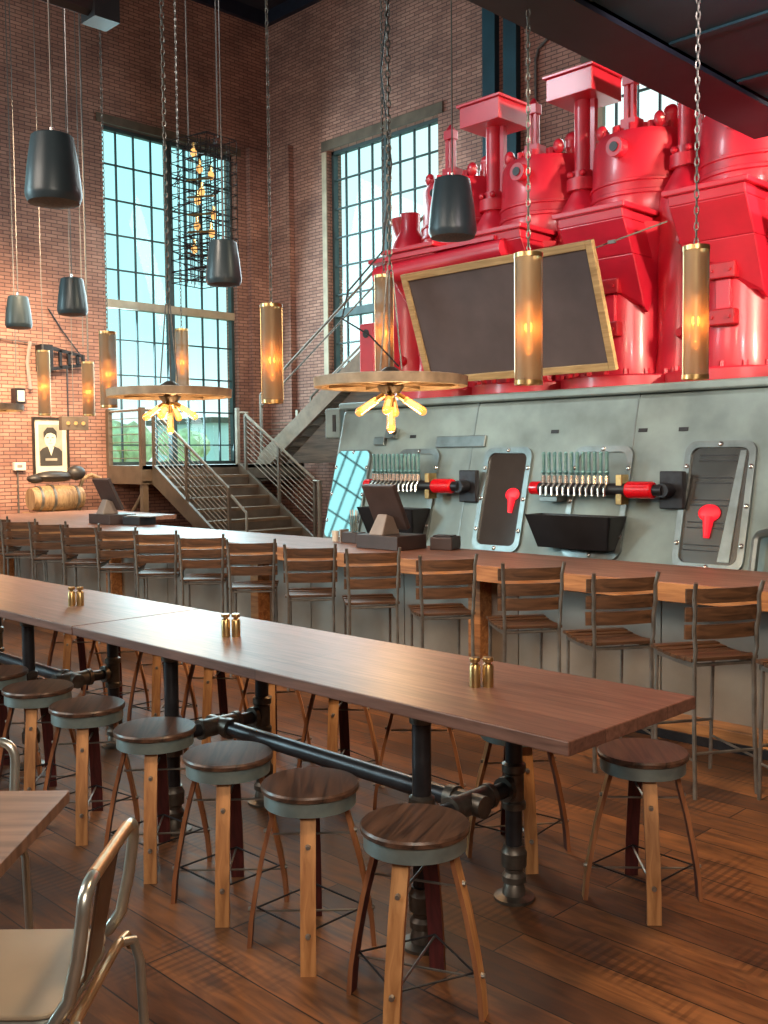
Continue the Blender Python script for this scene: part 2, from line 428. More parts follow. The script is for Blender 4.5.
# two dark steel channels on the right wall
for i, x in enumerate((-9.80, -9.40)):
    ch = MB(); ch.bb(x-.10, x+.10, YR-.10, YR-.001, 0, 9.9); ch.bb(x-.12, x+.12, YR-.14, YR-.10, 0, 9.9)
    tag(ch.build('steel_channel', M_deck, smooth=False), ('dark vertical steel channel on brick wall, ' + ('left' if i == 0 else 'right') + ' one of the two above the engine'), 'steel channel', 'steel channels on the brick wall')
c = MB(); c.tube([(-9.0, YR-.03, 5.5), (-9.0, YR-.03, 7.6), (-8.95, YR-.03, 7.75), (-8.3, YR-.03, 8.1), (-7.6, YR-.03, 8.3)], .022, 6)
tag(c.build('conduit_pipe', M_wire), 'thin bent conduit pipe on brick wall beside the dark channels', 'conduit')

# outside
struct(MB().bb(-120, 120, -120, -8.2, -.6, -.5).bb(-120, XL-.5, -8.2, 120, -.6, -.5).bb(XL-.5, 120, YR+.6, 120, -.6, -.5).build('ground', M_grass, smooth=False))
def tree(loc, s, label):
    r = thing('tree', label, 'tree', loc, 0, 'trees outside the left window')
    MB().cyl((0,0,0), (0,0,1.8*s), .14*s, .08*s, 8).build('trunk', M_barrel, r)
    mb = MB()
    for k in range(26):
        a = random.uniform(0, 2*PI); q = random.uniform(0, 1.1)*s
        mb.sphere((q*math.cos(a), q*math.sin(a), (1.7+random.uniform(0, 1.3))*s), random.uniform(.35,.6)*s, 7, 5)
    for v in mb.bm.verts: v.co += Vector((random.uniform(-1,1), random.uniform(-1,1), random.uniform(-1,1)))*.06*s
    mb.build('foliage', M_leaf, r, False)
tree((-36, 21.2, -.5), 1.15, 'yellow green tree outside, left edge of the left window')
tree((-40, 26.5, -.5), 1.05, 'yellow green tree outside, behind the middle of the left window')
b = thing('building', 'pale low building outside, behind the railing of the landing', 'building', (-48, 38, -.5))
MB().bb(-3, 3, -6, 6, 0, 4.2).build('wall', M_building, b, False)
MB().bb(-3.3, 3.3, -6.3, 6.3, 4.2, 4.5).build('roof', M_stair, b, False)
u = thing('utility_pole', 'pale utility pole with cross arms, seen through the centre window', 'utility pole', (-17.5, 20.5, -.5))
MB().cyl((0,0,0), (0,0,12), .16, .12, 10).build('pole', M_pole, u)
for z in (8.6, 9.6): MB().bb(-1.0, .2, -.05, .05, z-.05, z+.05).build('cross_arm', M_frame, u, False)

# ------------------------------------------------------------------ mezzanine (upper right)
mz = thing('mezzanine', 'dark steel mezzanine overhanging the bar at the upper right', 'mezzanine', (0,0,0)); struct(mz)
mz.name = 'ceiling_mezzanine'; del mz['label'], mz['category']
MB().bb(-3.19, 3.4, 2.6, 7.75, 4.345, 4.62).build('deck', M_deck, mz, False)
be = MB(); be.bb(-3.60, -3.20, 2.6, 7.75, 4.30, 4.33).bb(-3.38, -3.34, 2.6, 7.75, 4.33, 4.62).bb(-3.60, -3.20, 2.6, 7.75, 4.60, 4.63)
be.build('edge_beam', M_deckbeam, mz, False)
jo = MB()
for k in range(6):
    y = 3.0+.9*k; jo.bb(-3.18, 3.4, y-.03, y+.03, 4.33, 4.345)
jo.build('joist', M_deck, mz, False)
# roof truss, upper left corner
TA, TB = (-8.06, 2.3, 5.76), (-8.06, 4.62, 5.76)
tr = thing('roof_truss', 'black steel roof truss end at the upper left of the room', 'truss', (0,0,0))
MB().tube([TA, TB], .10, 8).build('chord', M_black, tr)
MB().box(TB, (.24,.24,.26)).build('end_plate', M_black, tr, False)
MB().cyl(((TA[0]+TB[0])/2, (TA[1]+TB[1])/2, TA[2]), ((TA[0]+TB[0])/2, (TA[1]+TB[1])/2, ZC), .03).build('hanger_rod', M_black, tr)

# ------------------------------------------------------------------ stairs
RISE, RUN = .172, .28
st = thing('staircase', 'steel staircase with open rails turning at a landing under the left window', 'staircase', (-14.2, 8.9, 0))
def L(x, y, z): return (x+14.2, y-8.9, z)
la = MB(); la.bb(XL+.02+14.2, 0, -.2, 12.1-8.9, 1.66, 1.72).bb(XL+.02+14.2, 0, -.2, 12.1-8.9, 1.44, 1.47)
la.bb(-.03, 0, -.2, 12.1-8.9, 1.42, 1.72).bb(XL+.02+14.2, 0, -.23, -.2, 1.42, 1.72)
la.build('landing', M_stair, st, False)
for y in (-.14, 1.8): MB().bb(-.12, -.02, y-.05, y+.05, 0, 1.42).build('landing_post', M_stair, st, False)
MB().cyl((-.9, -.14, .5), (-.08, -.14, 1.3), .035).build('brace', M_stair, st)
nstep = 10
for k in range(1, nstep):
    z = 1.72-k*RISE; x = (k-1)*RUN
    sp = MB(); sp.bb(x, x+RUN+.02, .03, 1.70, z-.045, z); sp.build('tread', M_tread, st, False)
    rs = MB(); rs.bb(x-.005, x+.012, .03, 1.70, z, z+RISE-.045); rs.build('riser', M_stair, st, False)
sl = -RISE/RUN
for y in (0, 1.72):
    x1 = 2.75
    poly = [(0, 1.74), (.02, 1.74), (x1+.1, 1.72+sl*x1-.02), (x1+.1, 0.001), (x1-.25, .001), (0, 1.42)]
    MB().prism(poly, y-.025, y+.025, 'y').build('stringer', M_stair, st, False)
def slope_rail(y, x0, x1, z0, ztop, nbars, posts, mat, name):
    # z0: rail height at x0, slope sl
    t = MB(); t.tube([(x0, y, ztop), (x1, y, ztop+sl*(x1-x0))], .024, 8); t.build('handrail', mat, st)
    bars = MB()
    for k in range(1, nbars+1):
        dz = k*(ztop-1.72-.12)/(nbars+.3)
        bars.tube([(x0, y, ztop-dz), (x1, y, ztop-dz+sl*(x1-x0))], .008, 5)
    bars.build('infill_bar', mat, st)
    for px_ in posts:
        zt = ztop+sl*(px_-x0); zb = max(0.0, 1.70+sl*px_-.04)
        MB().bb(px_-.022, px_+.022, y-.022, y+.022, zb, zt).build('railing_post', M_stair, st, False)
slope_rail(.0, .02, 2.04, 1.72, 2.62, 9, [.02, .95, 2.04], M_rail, 'l')
slope_rail(1.72, .2, 2.0, 1.72, 2.58, 8, [.2, 1.1, 2.0], M_rail, 'r')
t = MB(); t.tube([(2.04,.03,1.28), (2.42,.03,1.03), (2.42,.03,.15)], .022, 8); t.build('handrail', M_rail, st)
t = MB(); t.tube([(2.0,1.72,1.45), (2.12,1.72,1.45), (2.12,1.72,.2)], .035, 8); t.build('newel_post', M_rail, st)
# landing guard along the window (left bit) and front-left
g = MB(); g.tube([(-.03,-.2,2.62), (-.03,0,2.62)], .024); g.tube([(-1.03,-.2,2.62), (-.03,-.2,2.62)], .024)
for k in range(1, 7): g.tube([(-1.03,-.2,2.62-.13*k), (-.03,-.2,2.62-.13*k)], .007, 5)
g.build('landing_guard', M_rail, st)
for xx, y in ((-1.03, -.2), (-.03, -.18)): MB().bb(xx-.04, xx+.04, y-.04, y+.04, 1.72, 2.66).build('railing_post', M_stair, st, False)
g = MB()
for yy in (1.72, 3.1):
    g.bb(-.06, 0, yy-.03, yy+.03, 1.72, 2.7)
g.tube([(-.03,1.72,2.62), (-.03,1.95,2.62)], .024)
for k in range(1, 7): g.tube([(-1.0,3.12,2.6-.12*k), (0,3.12,2.6-.12*k)], .008, 5)
g.build('landing_guard', M_rail, st)
# upper flight, rising to the right along the wall (y 10.8..12.0)
n2 = 15; y0u, y1u = 10.85-8.9, 12.0-8.9
x1 = n2*RUN; UX = .35; poly = [(-.15+UX, 1.72), (UX, 1.92), (x1+UX, 1.92+RISE*n2), (x1+UX, 1.62+RISE*n2), (.25+UX, 1.72)]
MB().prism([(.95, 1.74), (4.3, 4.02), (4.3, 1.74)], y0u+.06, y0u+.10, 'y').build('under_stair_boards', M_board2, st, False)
for y in (y0u, y1u): MB().prism(poly, y-.03, y+.03, 'y').build('stringer', M_rail if y == y0u else M_stair, st, False)
for k in range(n2):
    z = 1.72+(k+1)*RISE; x = k*RUN+UX
    sp = MB(); sp.bb(x, x+RUN+.02, y0u+.03, y1u-.03, z-.045, z); sp.bb(x, x+.02, y0u+.03, y1u-.03, z-RISE, z-.045); sp.build('tread', M_tread, st, False)
for y in (y0u, y1u):
    for dz, r_ in ((1.0,.022), (.78,.014)):
        MB().tube([(UX, y, 1.92+dz), (x1+UX, y, 1.92+RISE*n2+dz)], r_, 8).build('handrail', M_stair, st)
    for xx in (.0, 4.15): MB().bb(xx+UX-.02, xx+UX+.02, y-.02, y+.02, 1.9+RISE/RUN*xx, 2.92+RISE/RUN*xx).build('railing_post', M_stair, st, False)
up = MB(); up.bb(x1+UX, x1+UX+2.2, y0u-.05, y1u+.02, 1.62+RISE*n2+.1, 1.72+RISE*n2); up.build('upper_platform', M_stair, st, False)

# ------------------------------------------------------------------ engine
en = thing('marine_engine', 'huge red enamelled multi-cylinder engine on a grey steel casing behind the bar', 'engine', (-5.3, 9.0, 0))
EX, EY = -5.3, 9.0
def yp(z): return 8.0-.25*(2.44-z)          # front face of the casing leans outwards
XE0, XE1 = -8.65, -1.6
cs = MB()
cs.hexa([(XE0-EX, yp(0)-EY, 0), (XE1-EX, yp(0)-EY, 0), (XE1-EX, yp(2.38)-EY, 2.38), (XE0-EX, yp(2.38)-EY, 2.38),
         (XE0-EX, 1.4, 0), (XE1-EX, 1.4, 0), (XE1-EX, 1.4, 2.44), (XE0-EX, 1.4, 2.44)])
cs.build('casing', M_casing, en, False, bevel=.05)
MB().bb(XE0-.03-EX, XE1-EX, -1.06, 1.35, 2.38, 2.46).build('casing_top_lip', M_casing, en, bevel=.02)
seam = MB()
for x in (-6.6, -4.75): seam.hexa([(x-EX, yp(0)-EY-.004, 0), (x+.012-EX, yp(0)-EY-.004, 0), (x+.012-EX, yp(2.38)-EY-.004, 2.38), (x-EX, yp(2.38)-EY-.004, 2.38),
         (x-EX, yp(0)-EY+.02, 0), (x+.012-EX, yp(0)-EY+.02, 0), (x+.012-EX, yp(2.38)-EY+.02, 2.38), (x-EX, yp(2.38)-EY+.02, 2.38)])
seam.build('casing_seam', M_porth, en, False)
PT = math.atan(.25)
def on_panel(x, z, out=0):    # matrix: local X right, local Z up along the face, local -Y outwards
    return Matrix.Translation((x-EX, yp(z)-EY-out, z)) @ Matrix.Rotation(-PT, 4, 'X')
def rr(w, h, r, n=6):
    pts = []
    for cx, cy, a0 in ((w/2-r, h/2-r, 0), (-w/2+r, h/2-r, 90), (-w/2+r, -h/2+r, 180), (w/2-r, -h/2+r, 270)):
        for k in range(n+1):
            a = R(a0+90*k/n); pts.append((cx+r*math.cos(a), cy+r*math.sin(a)))
    return pts
def xform(mb, mt): bmesh.ops.transform(mb.bm, matrix=mt, verts=mb.bm.verts)
def porthole(x, z, w, h, glass, louvres=False, skew=0):
    mt = on_panel(x, z)
    fr = MB(); O = rr(w, h, .10); I = rr(w-.11, h-.11, .07); n = len(O)
    vo = [fr.bm.verts.new((a, -.03, b)) for a, b in O]; vi = [fr.bm.verts.new((a, -.03, b)) for a, b in I]
    wo = [fr.bm.verts.new((a, .01, b)) for a, b in O]; wi = [fr.bm.verts.new((a, .01, b)) for a, b in I]
    for i in range(n):
        j = (i+1) % n
        fr.bm.faces.new((vo[i], vo[j], vi[j], vi[i])); fr.bm.faces.new((wo[i], wo[j], vo[j], vo[i])); fr.bm.faces.new((vi[i], vi[j], wi[j], wi[i]))
    xform(fr, mt); f = fr.build('inspection_window', M_porth, en, False)
    gl = MB(); gl.prism(rr(w-(.03 if glass is M_mirror else .10), h-(.03 if glass is M_mirror else .10), .07), -.008 if glass is not M_mirror else -.034, .004, 'y'); xform(gl, mt); gl.build('pane', glass, f, False)
    bo = [(0, h/2), (0, -h/2), (-w/2, h*.3), (w/2, h*.3), (-w/2, 0), (w/2, 0), (-w/2, -h*.3), (w/2, -h*.3)]
    for a, b in bo:
        sx = .028*(0 if a == 0 else (-1 if a > 0 else 1)); sz = .028*(0 if abs(b) < h*.45 else (-1 if b > 0 else 1))
        q = MB(); q.sphere((a+sx, -.03, b+sz), .023, 8, 6, (1,.7,1)); xform(q, mt); q.build('bolt', M_chrome, f)
    if louvres:
        lv = MB()
        for k in range(5):
            zz = h/2-.12-k*.19
            for d in (0, .045): lv.box((-.02-.012*k, -.012, zz-d), (w*.52, .006, .012))
        xform(lv, mt); lv.build('louvre', M_black, f, False)
        sd = MB(); sd.hexa([(w*.28,-.02,h/2-.08), (w*.36,-.02,h/2-.08), (w*.30,-.02,-h/2+.08), (w*.14,-.02,-h/2+.08), (w*.28,-.010,h/2-.08), (w*.36,-.010,h/2-.08), (w*.30,-.010,-h/2+.08), (w*.14,-.010,-h/2+.08)])
        xform(sd, mt); sd.build('side_plate', M_porth, f, False)
    return f, mt
M_louvreplate = plain('louvred_steel', (.10,.10,.095), .25, .8, .2, 5)
ZW = 1.41; HW = 1.03
porthole(-8.31, ZW, .56, HW, M_mirror)
porthole(-7.30, ZW, .60, HW, M_casing)
f2, mt2 = porthole(-6.10, ZW, .58, HW, M_darkglass)
porthole(-5.02, ZW, .62, HW, M_casing)
f3, mt3 = porthole(-3.90, ZW, .62, HW+.06, M_louvreplate, True)
def red_reflect(mt, par, x, z, s):  # glowing shape that stands in for a red reflection on the pane
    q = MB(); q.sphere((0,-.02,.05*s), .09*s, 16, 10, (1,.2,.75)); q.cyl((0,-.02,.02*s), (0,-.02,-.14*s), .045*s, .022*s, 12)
    xform(q, mt @ Matrix.Translation((x, 0, z))); q.build('red_reflection', M_redglow, par, True)
red_reflect(mt2, f2, .12, .0, .95); red_reflect(mt3, f3, -.03, -.12, 1.1)
# bits bolted on the casing
def plate(x, z, w, h, d, mat, name):
    q = MB(); q.box((0, -d/2, 0), (w, d, h)); xform(q, on_panel(x, z)); return q.build(name, mat, en, False, bevel=.006)
plate(-6.75, 1.98, .66, .12, .03, M_porth, 'name_plate')
plate(-7.92, 2.0, .16, .09, .05, M_porth, 'plug_block'); plate(-7.74, 2.08, .14, .12, .08, M_porth, 'plug_block')
q = MB(); q.cyl((0,-.08,0), (0,-.14,0), .03); xform(q, on_panel(-7.66, 2.08)); q.build('plug_knob', M_fitting, en)
for x, z in ((-7.45, 2.05), (-5.60, 2.06), (-4.66, 2.05), (-4.27, 2.05)): plate(x, z, .09, .035, .006, M_black, 'slot')
q = MB(); q.tube([(0,-.10,-.6), (0,-.10,.04), (.02,-.10,.08), (.08,-.10,.10), (.4,-.10,.10)], .035, 8); xform(q, on_panel(-3.47, 1.1)); q.build('side_pipe', M_porth, en)

def cyl_unit(cx, plates=True):
    X = cx-EX
    # base flange with bolts
    MB().cyl((X, -.25, 2.46), (X, -.25, 2.58), .68, n=40).build('base_flange', M_red, en, bevel=.015)
    for k in range(10, 20):
        a = 2*PI*(k+.5)/20; MB().cyl((X+.6*math.cos(a), -.25+.6*math.sin(a), 2.58), (X+.6*math.cos(a), -.25+.6*math.sin(a), 2.63), .028, n=6).build('flange_bolt', M_red, en, False)
    MB().lathe([(.40,2.58), (.38,2.66), (.36,2.9), (.36,3.6), (.44,3.9), (.46,4.0)], (X,-.30,0), 36).build('lower_barrel', M_red, en)
    # bracket: overhanging shelf and wedge gusset
    MB().box((X, -.66, 4.09), (.78,.74,.05)).build('bracket_top', M_red, en, False, bevel=.01)
    w = MB(); w.hexa([(X-.35,-.99,4.065), (X+.35,-.99,4.065), (X+.35,-.97,3.98), (X-.35,-.97,3.98), (X-.35,-.2,4.065), (X+.35,-.2,4.065), (X+.35,-.2,3.98), (X-.35,-.2,3.98)])
    w.hexa([(X-.35,-.97,3.98), (X+.35,-.97,3.98), (X+.35,-.80,3.68), (X-.33,-.80,3.68), (X-.35,-.2,3.98), (X+.35,-.2,3.98), (X+.35,-.2,3.68), (X-.33,-.2,3.68)])
    w.hexa([(X-.33,-.80,3.68), (X+.35,-.80,3.68), (X+.35,-.60,3.22), (X-.28,-.60,3.42), (X-.33,-.2,3.68), (X+.35,-.2,3.68), (X+.35,-.52,3.16), (X-.28,-.2,3.42)])
    w.build('bracket_gusset', M_red, en, False, bevel=.01)
    # upper barrel
    MB().lathe([(0,4.10), (.50,4.10), (.52,4.14), (.52,4.30), (.535,4.31), (.535,4.34), (.52,4.35), (.52,4.42), (.535,4.43), (.535,4.45), (.515,4.46), (.50,4.86), (.46,4.93), (0,4.95)], (X,0,0), 44).build('upper_barrel', M_red, en)
    for k in range(14):
        a = 2*PI*k/14; MB().cyl((X+.40*math.cos(a), .40*math.sin(a), 4.92), (X+.40*math.cos(a), .40*math.sin(a), 5.0), .035, n=6).build('head_bolt', M_red, en, False)
    # valve gear
    vg = MB(); vg.lathe([(.16,4.94), (.18,5.0), (.13,5.05), (.13,5.1), (0,5.11)], (X-.05,.05,0), 20)
    vg.cyl((X-.25,-.05,4.94), (X-.25,-.05,5.12), .06).cyl((X+.26,.05,4.94), (X+.26,.05,5.14), .08).sphere((X+.26,.05,5.15), .085)
    vg.box((X+.02,-.28,5.0), (.16,.16,.14)).cyl((X+.02,-.36,4.75), (X+.02,-.60,4.75), .09, .09, 14).cyl((X+.02,-.60,4.75), (X+.02,-.605,4.75), .05, n=12)
    vg.build('valve_chest', M_red, en)
    MB().cyl((X+.02,-.604,4.75), (X+.02,-.615,4.75), .045, n=14).build('port_hole', M_black, en)
    sp = MB(); sp.box((X-.02,-.30,5.26), (.05,.06,.42)).box((X+.05,-.30,5.26), (.04,.06,.42)).box((X+.015,-.30,5.44), (.13,.10,.10)).cyl((X+.015,-.30,5.49), (X+.015,-.30,5.56), .06, .01, 8)
    sp.build('spindle_guide', M_red, en, False, bevel=.005)
    for sx in (-.3,.33):
        MB().sphere((X+sx,-.30,5.0), .06, 10, 8, (1,1,1.3)).build('oil_cup', M_red, en)
    if plates:
        for z in (3.42, 3.02):
            pq = MB(); pq.box((X+.02,-.69,z), (.26,.10,.14)); pq.build('clamp_plate', M_reddark, en, False, bevel=.012)
            pn = MB()
            for sx in (-.08,.08): pn.cyl((X+.02+sx,-.73,z), (X+.02+sx,-.755,z), .016, n=6)
            pn.build('clamp_bolt', M_reddark, en)
        MB().box((X+.02,-.67,3.22), (.14,.05,.26)).build('clamp_link', M_red, en, False, bevel=.01)
for cx in (-7.60, -6.45, -5.30, -4.15, -3.0): cyl_unit(cx)
def between(cx, top=True, cap=5.55):
    X = cx-EX
    MB().lathe([(.30,2.56), (.29,2.66), (.27,2.8), (.27,4.1), (.25,4.25), (.20,4.36), (.12,4.5), (.12,4.7)], (X,-.22,0), 28).build('column', M_red, en)
    cf = MB(); cf.cyl((X,-.22,2.5), (X,-.22,2.57), .38, n=28)
    cf.build('column_flange', M_red, en, bevel=.01)
    for z in (3.8, 2.95):
        k = MB(); k.sphere((X+.10,-.48,z), .06, 10, 8).cyl((X+.10,-.46,z), (X+.10,-.56,z), .035, n=8); k.build('column_plug', M_red, en)
    if top:
        MB().cyl((X,-.22,4.5), (X,-.22,4.62), .17, n=20).build('post_collar', M_red, en)
        pb = MB()
        for k in range(6):
            a = 2*PI*k/6; pb.sphere((X+.15*math.cos(a), -.22+.15*math.sin(a), 4.66), .035, 8, 6)
        pb.build('collar_nut', M_red, en)
        po = MB(); po.cyl((X,-.22,4.6), (X,-.22,cap-.24), .095, n=18).box((X+.12,-.22,(4.6+cap-.24)/2), (.05,.06,cap-.24-4.6))
        po.build('exhaust_post', M_red, en)
        ca = MB(); ca.box((X,-.22,cap-.13), (.54,.54,.22)).box((X,-.22,cap-.005), (.60,.60,.03)); ca.build('square_cap', M_red, en, False, bevel=.006)
for cx in (-7.02, -5.87, -4.72, -3.57): between(cx, cx > -7.5, 5.64)
between(-8.3, False)
mq = MB(); mq.tube([(-8.5-EX,-.25,3.95), (-3.2-EX,-.25,3.95)], .20, 16); mq.build('manifold', M_red, en)
mq = MB(); mq.tube([(-8.1-EX,-.95,3.86), (-6.3-EX,-.95,3.90)], .11, 14); mq.box((-7.3-EX,-.86,4.02), (1.8,.32,.04)); mq.build('side_manifold', M_red, en)
q = MB(); q.box((-8.42-EX,-.7,3.02), (.24,.3,.72)); q.build('pump_block', M_red, en, False, bevel=.02)
q = MB(); q.cyl((-8.42-EX,-.85,3.26), (-8.42-EX,-.86,3.26), .05, n=14); q.build('port_hole', M_black, en)
q = MB(); q.lathe([(.05,3.9), (.05,4.35), (.10,4.4), (.10,4.45), (.17,4.62), (.17,4.66), (0,4.66)], (-8.42-EX,-.2,0), 16); q.build('funnel_cup', M_reddark, en)
q = MB(); q.box((-8.97-EX,-.85,2.24), (.26,.10,.36)); q.build('end_block', M_casing, en, False, bevel=.02)
q = MB(); q.box((-8.93-EX,-.905,2.24), (.05,.01,.2)); q.build('slot', M_black, en, False)
# ------------------------------------------------------------------ blackboard
bd = thing('blackboard', 'large blank blackboard in a gold wooden frame tilted against the red engine', 'blackboard', (-6.03, 7.86, 2.60))
tilt = math.atan2(.40, 1.09); HB = 1.16; WB = 2.28
mt = Matrix.Rotation(tilt, 4, 'X')
q = MB(); q.box((0,0,HB/2), (WB-.08,.02,HB-.08)); xform(q, mt); q.build('board_panel', M_board, bd, False)
q = MB()
for sx in (-1,1): q.box((sx*(WB/2-.035), -.01, HB/2), (.07,.05,HB))
for zz in (.035, HB-.035): q.box((0,-.01,zz), (WB-.142,.05,.07))
xform(q, mt); q.build('board_frame', M_goldframe, bd, False, bevel=.004)
q = MB(); q.tube([(WB/2-.05,-.40,1.0), (1.55,.12,1.25)], .008, 6); q.box((WB/2+.12,-.3,1.06), (.07,.02,.03)); q.build('guy_wire', M_wire, bd)

# ------------------------------------------------------------------ beer tap towers, troughs
def tap_tower(x0, x1, z, label):
    y = yp(z)-.20
    r = thing('beer_tap_tower', label, 'beer tap tower', (x0, y, z), 0, 'beer tap towers on the engine casing')
    W = x1-x0
    MB().cyl((0,0,0), (W,0,0), .055, n=16).build('tap_pipe', M_black, r)
    MB().cyl((-.10,0,0), (-.0,0,0), .062, .062, 16).build('end_cap', M_redcap, r, bevel=.01)
    MB().cyl((W,0,0), (W+.26,0,0), .075, .075, 20).build('end_drum', M_redcap, r, bevel=.02)
    MB().box((W+.36,.13,.0), (.22,.06,.32)).build('mounting_plate', M_dark, r, False, bevel=.01)
    MB().cyl((W+.26,0,0), (W+.34,0,0), .05).cyl((W+.34,-.02,0), (W+.34,.10,0), .06).build('mounting_elbow', M_dark, r)
    MB().box((W-.06,.02,.0), (.06,.12,.26)).build('pipe_clamp', M_brass, r, False, bevel=.006)
    MB().box((.07,.10,-.10), (.20,.16,.05)).build('pipe_foot', M_porth, r, False, bevel=.006)
    MB().box((.02,.12,0), (.05,.22,.08)).build('pipe_foot', M_porth, r, False)
    n = 12
    for k in range(n):
        xx = .06+k*(W-.24)/(n-1)
        t = MB().cyl((xx,-.03,.05), (xx,-.03,.12), .024, .020, 10); tp = t.build('tap', M_chrome, r)
        MB().cyl((xx,-.03,.12), (xx,-.035,.31), .014, .017, 8).sphere((xx,-.035,.315), .019, 8, 6).sphere((xx,-.035,.15), .024, 8, 6).build('tap_handle', M_tapcyan, tp)
        MB().tube([(xx,-.03,.05), (xx,-.08,.01), (xx+.01,-.09,-.06)], .011, 6).build('spout', M_chrome, tp)
tap_tower(-7.75, -6.86, 1.535, 'row of twelve teal beer taps with red end caps beside the leaning mirror')
tap_tower(-5.53, -4.62, 1.535, 'row of twelve teal beer taps with red end caps above the open black trough')
def trough(x0, x1, z, label):
    r = thing('drip_trough', label, 'drip trough', ((x0+x1)/2, yp(z)-.01, z), 0, 'black drip troughs under the taps')
    W = (x1-x0)/2
    q = MB(); a, b = W, W-.08
    # open-top tapered trough: walls
    top, bot = .14, -.16
    def w(p): return [(p[0], p[1], p[2])]
    q.hexa([(-a,-.27,top), (a,-.27,top), (b,-.18,bot), (-b,-.18,bot), (-a,-.25,top), (a,-.25,top), (b,-.16,bot), (-b,-.16,bot)])
    q.hexa([(-a,-.02,top), (a,-.02,top), (b,-.04,bot), (-b,-.04,bot), (-a,0,top), (a,0,top), (b,-.02,bot), (-b,-.02,bot)])
    for s in (-1,1):
        q.hexa([(s*a,-.27,top), (s*a,0,top), (s*b,-.02,bot), (s*b,-.18,bot), (s*(a-.02),-.27,top), (s*(a-.02),0,top), (s*(b-.02),-.02,bot), (s*(b-.02),-.18,bot)])
    q.bb(-b, b, -.18, -.02, bot, bot+.02)
    q.build('trough_body', M_black, r, False)
    q = MB(); q.tube([(-.1,-.03,bot), (-.1,-.03,bot-.10), (W-.05,.03,bot-.10)], .018, 8); q.build('drain_pipe', M_porth, r)
trough(-7.82, -7.0, 1.16, 'black drip trough on the casing, partly behind the till')
trough(-5.58, -4.68, 1.16, 'wide black drip trough under the right-hand tap row')

# ------------------------------------------------------------------ bar counter
ba = thing('bar_counter', 'long wooden bar counter with grey front panels running across the room', 'bar counter', (-7, 5.6, 0))
def bx(x): return x+7
def by(y): return y-5.6
q = MB(); q.bb(bx(-14.2), bx(-1.0), 0.012, .9, .99, 1.05).bb(bx(-14.2), bx(-12.0), .9, by(7.87), .99, 1.05)
bmesh.ops.remove_doubles(q.bm, verts=q.bm.verts, dist=1e-4); q.build('counter_top', M_bartop, ba, False)
MB().bb(bx(-14.2), bx(-1.0), 0, .04, .93, 1.046).build('fascia', M_barfascia, ba, False, bevel=.004)
q = MB()
for k in range(11):
    x0 = -14.1+1.19*k; q.bb(bx(x0), bx(x0+1.18), .40, .44, .13, .985)
q.bb(bx(-14.1), bx(-14.06), .44, by(7.8), .1, .985); q.build('front_panel', M_barpanel, ba, False)
for x in (-13.15, -10.35, -7.63, -4.9, -2.1):
    MB().bb(bx(x-.06), bx(x+.06), .26, .40, .14, .985).build('support_post', M_barfascia, ba, False, bevel=.004)
q = MB(); q.bb(bx(-14.1), bx(-1.0), .22, .44, 0.001, .13); q.build('foot_ledge', M_barfascia, ba, False, bevel=.004)
MB().bb(bx(-14.1), bx(-1.0), .205, .22, 0.001, .06).build('kick_strip', M_dark, ba, False)

# ------------------------------------------------------------------ things on the bar
def till(loc, label):
    r = thing('till', label, 'till', loc, 0, 'tills on the bar')
    MB().box((0,0,.062), (.50,.36,.12)).build('till_base', M_brownplastic, r, False, bevel=.006)
    q = MB(); q.hexa([(-.12,-.16,.12), (.05,-.16,.12), (.05,.06,.12), (-.12,.06,.12), (-.06,-.10,.30), (.05,-.10,.30), (.05,.02,.26), (-.06,.02,.26)]); q.build('till_stand', M_greyplastic, r, False, bevel=.01)
    q = MB(); q.box((0,0,0), (.38,.045,.42)); xform(q, Matrix.Translation((-.02,-.04,.36)) @ Matrix.Rotation(R(26), 4, 'X')); q.build('till_screen', M_brownplastic, r, False, bevel=.008)
    return r
till((-6.06, 6.14, 1.05), 'dark till with tilted screen on the bar in front of the first tap row')
till((-11.0, 6.30, 1.05), 'dark till with tilted screen at the far left end of the bar')
q = thing('receipt_printer', 'small dark receipt printer on the bar, right of the nearer till', 'receipt printer', (-5.63, 6.36, 1.05), R(20))
MB().box((0,0,.055), (.20,.22,.11)).build('printer_body', M_brownplastic, q, False, bevel=.01)
MB().box((0,-.02,.115), (.17,.12,.015)).build('printer_lid', M_black, q, False, bevel=.004)
q = thing('receipt_printer', 'flat black receipt printer right of the far till', 'receipt printer', (-10.55, 6.40, 1.05), R(10))
MB().box((0,0,.05), (.30,.26,.10)).build('printer_body', M_black, q, False, bevel=.01)
MB().box((.1,0,.108), (.40,.22,.014)).build('printer_lid', M_greyplastic, q, False, bevel=.004)
q = thing('napkin_caddy', 'dark napkin caddy on the bar, left of the nearer till', 'caddy', (-6.70, 6.30, 1.05))
MB().box((0,0,.05), (.20,.12,.10)).build('caddy_body', M_brownplastic, q, False, bevel=.006)
MB().box((-.13,0,.06), (.02,.1,.12)).build('caddy_side', M_greyplastic, q, False)
q = thing('straw_cup', 'clear cup of straws standing on the dark napkin caddy', 'cup', (-6.70, 6.30, 1.152))
MB().lathe([(.0,.0), (.034,.0), (.042,.15), (.039,.15), (.032,.006), (0,.006)], n=18).build('cup', M_clear, q)
for k in range(7):
    a = k*.9; MB().cyl((.018*math.cos(a), .018*math.sin(a), .008), (.034*math.cos(a), .034*math.sin(a), .20), .004, n=6).build('straw', M_white, q)
q = MB().lathe([(0,0), (.03,0), (.035,.10), (0,.10)], n=14).build('menu_stack', M_white); q.location = (-6.95, 6.30, 1.05)
tag(q, 'short pale tumbler on the bar beside the napkin caddy', 'tumbler'); q.name = 'tumbler'

